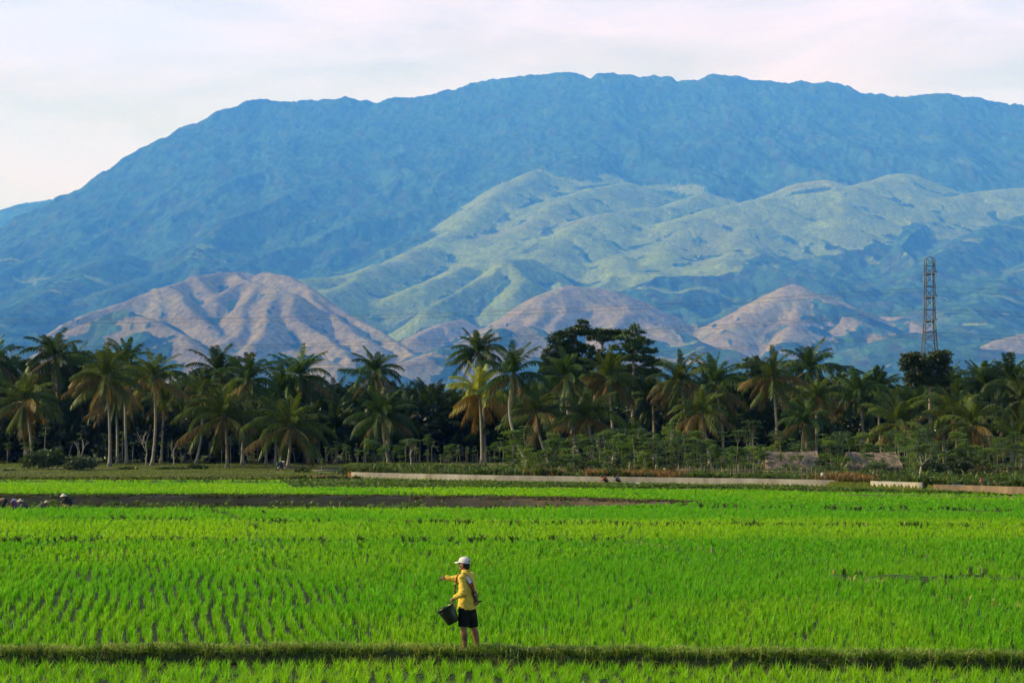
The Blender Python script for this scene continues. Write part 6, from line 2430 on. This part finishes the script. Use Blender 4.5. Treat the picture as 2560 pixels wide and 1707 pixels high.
for j, t in enumerate(np.linspace(-1.05, 1.05, 13)):
    ed = hc + hf * (math.cos(t) * .106) + hl * (math.sin(t) * .085) + np.array((0, 0, .052))
    ot = hc + hf * (.090 + math.cos(t) * .095) + hl * (math.sin(t) * .080) + np.array((0, 0, .046 - .020 * (t / 1.05) ** 2))
    for s_ in (0.003, -0.003):
        V += [ed + (0, 0, s_), ot + (0, 0, s_)]
    if j:
        a = 4 * (j - 1)
        q += [[a, a + 4, a + 5, a + 1], [a + 2, a + 3, a + 7, a + 6], [a + 1, a + 5, a + 7, a + 3]]
br_.add(V, q=q)
br_.obj("brim", CAPM, crown_, smooth=True)
gp = MB()
V, q = [], []
for j, t in enumerate(np.linspace(math.pi - .62, math.pi + .62, 11)):
    arch = .034 * math.sin(j / 10 * math.pi)
    for zz in (.052, .054 + arch):
        V.append(hc + hf * (math.cos(t) * .1145 - .004) + hl * (math.sin(t) * .0925) + np.array((0, 0, zz)))
    if j:
        q.append([2 * j - 2, 2 * j, 2 * j + 1, 2 * j - 1])
gp.add(V, q=q)
gp.obj("strap_gap", HAIR, crown_)
hr = MB()
hr.ball(hc - hf * .012 + (0, 0, .022), (.100, .082, .098), n=20, m=13, rot=Rh)
hr.ball(hc - hf * .052 + (0, 0, -.022), (.056, .066, .072), n=16, m=10, rot=Rh)
v_ = np.concatenate(hr.v)
rel = (v_ - hc) @ np.stack([hf, hl, np.array((0, 0, 1.0))], 1)
# keep hair off the face
fwd_ = rel[:, 0] > .030
v_[fwd_] -= hf * (rel[fwd_, 0] - .030)[:, None]
hr.v = [v_]
hr.c = [np.ones((len(v_), 3))]
hr.obj("hair", HAIR, man, smooth=True)


def torso_front(x, z, pad):
    """point of the shirt's camera side at local x, z"""
    a = np.interp(z, [r_[0] for r_ in rings], [r_[1] for r_ in rings]) + pad
    bb = np.interp(z, [r_[0] for r_ in rings], [r_[2] for r_ in rings]) + pad
    t = np.linspace(0, 2 * math.pi, 720)
    p_ = np.outer(np.cos(t) * a, lv) + np.outer(np.sin(t) * bb, fv)
    p_[:, 0] += cx_at(z)
    cand = np.abs(p_[:, 0] - x) < .004
    if not cand.any():
        i = np.argmin(np.abs(p_[:, 0] - x))
        return p_[i][1]
    return p_[cand][:, 1].min()


zx = lambda v: (v - 740) * .001247
zy = lambda v: (1480 - v) * .001247
ss = MB()
path = [(672, 352), (700, 352), (735, 378), (770, 420), (800, 480), (825, 545), (850, 612), (868, 675), (880, 735), (884, 790)]
V, q, cc_ = [], [], []
Pt = np.array([(zx(a), zy(b_)) for a, b_ in path])
fine_t = np.linspace(0, len(Pt) - 1, 40)
Pf = np.stack([np.interp(fine_t, np.arange(len(Pt)), Pt[:, i]) for i in range(2)], -1)
dP = np.gradient(Pf, axis=0)
dP /= np.linalg.norm(dP, axis=1, keepdims=True)
for i in range(40):
    nx_, nz_2 = -dP[i][1], dP[i][0]
    hw = .036 + .006 * math.sin(i * .5)
    for pad, sgn in ((.020, -1), (.034, -.4), (.034, .4), (.020, 1)):
        x_, z_ = Pf[i][0] + nx_ * hw * sgn, Pf[i][1] + nz_2 * hw * sgn
        V.append((x_, torso_front(x_, min(z_, 1.40), pad) - (.02 if i < 6 else 0), z_))
        cc_.append((1, 0, 0) if 9 <= i <= 16 and abs(sgn) < .9 else (0, 0, 0))
    if i:
        for s_ in range(3):
            a = 4 * (i - 1) + s_
            q.append([a, a + 1, a + 5, a + 4])
ss.add(V, q=q, c=(0, 0, 0))
ss.c = [np.array(cc_, np.float32)]
# the part that comes over the shoulder and hangs down the chest
fp = [(-.085, -.150, 1.432), (-.120, -.120, 1.425), (-.150, -.085, 1.37), (-.176, -.060, 1.29), (-.190, -.045, 1.20), (-.196, -.035, 1.12), (-.190, -.03, 1.06)]
V, q = [], []
fp = np.array(fp)
for i in range(len(fp)):
    d_ = np.array((0.35, -.94, 0))
    for sgn, pd in ((-1, 0), (0, 1), (1, 0)):
        V.append(fp[i] + d_ * .034 * sgn + np.array((-.016, -.006, 0)) * (1 + pd))
    if i:
        for s_ in range(2):
            a = 3 * (i - 1) + s_
            q.append([a, a + 3, a + 4, a + 1])
ss.add(V, q=q, c=(0, 0, 0))
so_ = ss.obj("sash", BATIK, man, smooth=True)
md = so_.modifiers.new("thick", 'SOLIDIFY')
md.thickness = 0.010
md.offset = 1.0
# small dark knife sheath tucked behind the hip
kn = MB()
p0, p1 = np.array((.170, .02, zy(768))), np.array((.275, .07, zy(742)))
kn.tube([p0, (p0 + p1) / 2 + (0, 0, .004), p1], [.020, .017, .006], n=8)
kn.tube([p0 - (p1 - p0) * .35, p0], [.013, .014], n=8)
k_o = kn.obj("knife_sheath", DARKC, None, smooth=True)
k_o.location = man.location
tag(k_o, "small dark knife sheath tucked behind the farmer's hip", "sheath")

# bucket hanging from the left hand
BUCK = surf_mat("black_bucket", (0.012, 0.018, 0.018), 0.35, noise=0.25, scale=5.0, spec=0.5)
d3 = Vector((.465, -.03, -.885)).normalized()      # from the rim to the bottom
zax = -d3
xax = Vector((.886, 0, .465))
xax = (xax - zax * xax.dot(zax)).normalized()
yax = zax.cross(xax)
Mb = Matrix((xax, yax, zax)).transposed()
rimc = Vector((-.385, -.205, .832)) + man.location
bk_root = empty("bucket", rimc)
tag(bk_root, "tilted black plastic bucket held by its rim in the farmer's lower hand", "bucket")
M4 = Mb.to_4x4()
H_ = .325
bb_ = MB()
bb_.lathe([(0, -H_), (.100, -H_), (.112, -H_ + .012), (.140, -.16), (.165, -.035), (.168, -.030), (.172, -.028), (.174, -.004), (.172, 0), (.162, 0), (.160, -.03), (.134, -.16), (.104, -H_ + .02), (0, -H_ + .02)], n=32, M=M4)
bo = bb_.obj("body", BUCK, bk_root, smooth=True)
for nm_, z_ in (("rim", -.012), ("band", -.075)):
    rm = MB()
    rad_ = .172 if nm_ == "rim" else .1585
    a = np.linspace(0, 2 * math.pi, 37)
    pp = np.stack([np.cos(a) * rad_, np.sin(a) * rad_, np.full(37, z_)], -1) @ np.array(Mb).T
    rm.tube(pp, .0075 if nm_ == "rim" else .005, n=6, cap=False)
    rm.obj(nm_, BUCK, bk_root, smooth=True)
rm = MB()
a = np.linspace(.15, math.pi - .15, 15)
pp = np.stack([np.sin(a) * -.06 - .02, np.cos(a) * .176, np.sin(a) * .028], -1) @ np.array(Mb).T
rm.tube(pp, .005, n=6)
rm.obj("handle", BUCK, bk_root, smooth=True)
fl = MB()
n_ = 20
V = [(0, 0, -.13)] + [(math.cos(t) * .142, math.sin(t) * .142, -.135 + .02 * math.cos(t)) for t in np.linspace(0, 2 * math.pi, n_, endpoint=False)]
fl.add(np.array(V) @ np.array(Mb).T, t=[[0, 1 + k, 1 + (k + 1) % n_] for k in range(n_)])
fl.obj("grain", surf_mat("fertiliser_grain", (0.10, 0.08, 0.06), 0.95, scale=40), bk_root)

STRAW = surf_mat("straw_hat", (0.62, 0.50, 0.36), 0.9, scale=10, color2=(0.46, 0.35, 0.24))


def cone_hat(parent, c, rad, hgt, tilt, mat):
    hb = MB()
    prof = [(rad, 0), (rad * .98, .012), (rad * .62, hgt * .42), (rad * .25, hgt * .80), (.012, hgt), (.0, hgt * .99), (rad * .22, hgt * .76), (rad * .60, hgt * .38), (rad * .96, -.004), (rad, 0)]
    hb.lathe(prof, n=22)
    o = hb.obj("conical_hat", mat, parent, smooth=True)
    o.location = c
    o.rotation_euler = tilt
    return o


def worker(label, px, Y, z, ang, pose, shirt_c, pant_c, hat=None, sc=1.0, hair=True):
    """stooping or squatting farmhand facing local +x"""
    root = empty("person", (XX(px, Y), Y, z), ang)
    root.scale = (sc, sc, sc)
    tag(root, label, "person")
    sm, pm = cloth_mat("shirt_" + str(len(MATS)), shirt_c), cloth_mat("trousers_" + str(len(MATS)), pant_c)
    if pose == "bent":
        hip, kn_, an = (-.12, .80), (-.02, .44), (-.08, .06)
        sho, head, elb, wri = (.34, .70), (.52, .60), (.40, .42), (.46, .16)
    else:
        hip, kn_, an = (-.16, .24), (.16, .44), (-.02, .06)
        sho, head, elb, wri = (.16, .58), (.30, .66), (.30, .36), (.44, .20)
    b = MB()
    for s_ in (-1, 1):
        y = s_ * .10
        b.tube([(hip[0], y * .8, hip[1]), (kn_[0], y * 1.4, kn_[1]), (an[0], y * 1.2, an[1])], [.085, .055, .036], n=10)
        b.tube([(an[0] - .05, y * 1.2, .035), (an[0] + .05, y * 1.25, .04), (an[0] + .16, y * 1.4, .025)], [.03, .036, .02], n=8)
        b.tube([(sho[0], s_ * .16, sho[1]), (elb[0], s_ * .20, elb[1]), (wri[0], s_ * .13, wri[1])], [.05, .04, .026], n=10)
        b.tube([(wri[0], s_ * .13, wri[1]), (wri[0] + .03, s_ * .12, wri[1] - .06)], [.028, .032], n=8)
        for k in range(4):
            b.tube([(wri[0] + .02 + .012 * k, s_ * (.10 + .014 * k), wri[1] - .06), (wri[0] + .04 + .010 * k, s_ * (.095 + .014 * k), wri[1] - .11 - .008 * (k % 3))], [.011, .009], n=6)
        b.tube([(wri[0] + .045, s_ * .11, wri[1] - .03), (wri[0] + .085, s_ * .09, wri[1] - .07)], [.013, .010], n=6)
    mid = ((hip[0] + sho[0]) / 2 - .02, (hip[1] + sho[1]) / 2 + .06)
    spine = [(hip[0], 0, hip[1]), (mid[0], 0, mid[1]), (sho[0], 0, sho[1])]
    b.tube(spine, [.125, .125, .11], n=14)
    b.tube([(sho[0] - .02, 0, sho[1]), (head[0], 0, head[1])], [.065, .055], n=10)
    hd = np.array((head[0] + .03, 0, head[1] + .02))
    b.ball(hd, (.10, .078, .105), n=14, m=10)
    b.ball(hd + (.085, 0, -.045), (.03, .022, .022), n=8, m=6)
    b.ball(hd + (.055, 0, -.085), (.045, .045, .035), n=8, m=6)
    for s_ in (-1, 1):
        b.ball(hd + (0, s_ * .078, -.01), (.018, .010, .03), n=8, m=6)
    remeshed("body", b, 0.014, SKIN2, root, 2)
    for s_ in (-1, 1):
        e_ = MB()
        e_.ball(hd + (.088, s_ * .032, .005), (.010, .014, .008), n=8, m=6)
        e_.obj("eye", HAIR, root, smooth=True)
    t = MB()
    t.tube([(hip[0] + .0, 0, hip[1] + .04), (mid[0], 0, mid[1] + .02), (sho[0] - .02, 0, sho[1] + .01), (sho[0] + .05, 0, sho[1] + .01)], [.155, .165, .15, .09], n=16)
    for s_ in (-1, 1):
        t.tube([(sho[0] - .02, s_ * .12, sho[1]), (elb[0], s_ * .20, elb[1]), ((elb[0] + wri[0]) / 2, s_ * .165, (elb[1] + wri[1]) / 2)], [.085, .065, .05], n=10)
    remeshed("shirt", t, 0.018, sm, root, 2)
    t = MB()
    t.ball((hip[0] - .01, 0, hip[1] - .01), (.17, .175, .15), n=14, m=10)
    for s_ in (-1, 1):
        t.tube([(hip[0], s_ * .085, hip[1]), (kn_[0], s_ * .14, kn_[1]), ((kn_[0] + an[0]) / 2, s_ * .13, (kn_[1] + an[1]) / 2)], [.115, .078, .06], n=10)
    remeshed("trousers", t, 0.018, pm, root, 2)
    if hair:
        t = MB()
        t.ball(hd + (-.022, 0, .022), (.100, .088, .098), n=14, m=10)
        t.obj("hair", HAIR, root, smooth=True)
    if hat:
        cone_hat(root, hd + (-.01, 0, .045), hat[0], hat[1], (0, hat[3] if len(hat) > 3 else .25, 0), hat[2])
    return root


WHS = surf_mat("pale_straw_hat", (0.66, 0.62, 0.56), 0.9, scale=10, color2=(0.5, 0.45, 0.38))
worker("stooping field worker in tan shirt and dark blue trousers by the flooded strip", 8, 113.0, -0.36, math.pi, "bent", (0.32, 0.20, 0.12), (0.02, 0.028, 0.05), None, 0.86)
worker("stooping field worker in lavender shirt at the flooded strip beside the conical hats", 36, 112.0, -0.36, math.radians(60), "bent", (0.36, 0.30, 0.46), (0.16, 0.10, 0.18), None, 0.84)
worker("squatting worker under a straw conical hat, almost hidden by rice, nearest the lavender shirt", 64, 111.0, -0.31, math.radians(200), "squat", (0.12, 0.10, 0.09), (0.04, 0.04, 0.05), (.215, .19, STRAW, .0), 0.92)
worker("squatting worker under the smallest conical hat tip peeping out of the rice", 103, 111.0, -0.37, math.radians(20), "squat", (0.10, 0.09, 0.08), (0.04, 0.04, 0.05), (.16, .17, STRAW, .0), 0.90)
worker("lone worker in dark clothes under a pale conical hat standing deep in the flooded strip", 171, 119.0, -0.30, math.radians(170), "squat", (0.03, 0.03, 0.03), (0.03, 0.03, 0.035), (.24, .20, WHS, .12), 0.95)
zb = float(gz(np.array([XX(1512, 156.8)]), np.array([156.8]))[0])
worker("worker with orange brown back squatting against the grey canal wall", 1513, 156.9, zb - 0.06, math.radians(190), "squat", (0.36, 0.13, 0.05), (0.03, 0.028, 0.025), None, 0.86)
worker("worker in grey shirt squatting against the canal wall beside the white sacks", 1544, 156.4, zb - 0.06, math.radians(185), "squat", (0.20, 0.19, 0.19), (0.02, 0.02, 0.022), None, 0.86)
REDH = cloth_mat("red_headcloth", (0.42, 0.03, 0.02))
worker("person in pink clothes with a red head cover squatting among the buckets on the terrace", 2457, 136.0, 0.58, math.radians(230), "squat", (0.55, 0.20, 0.24), (0.48, 0.26, 0.28), (.15, .11, REDH, .1), 0.66)
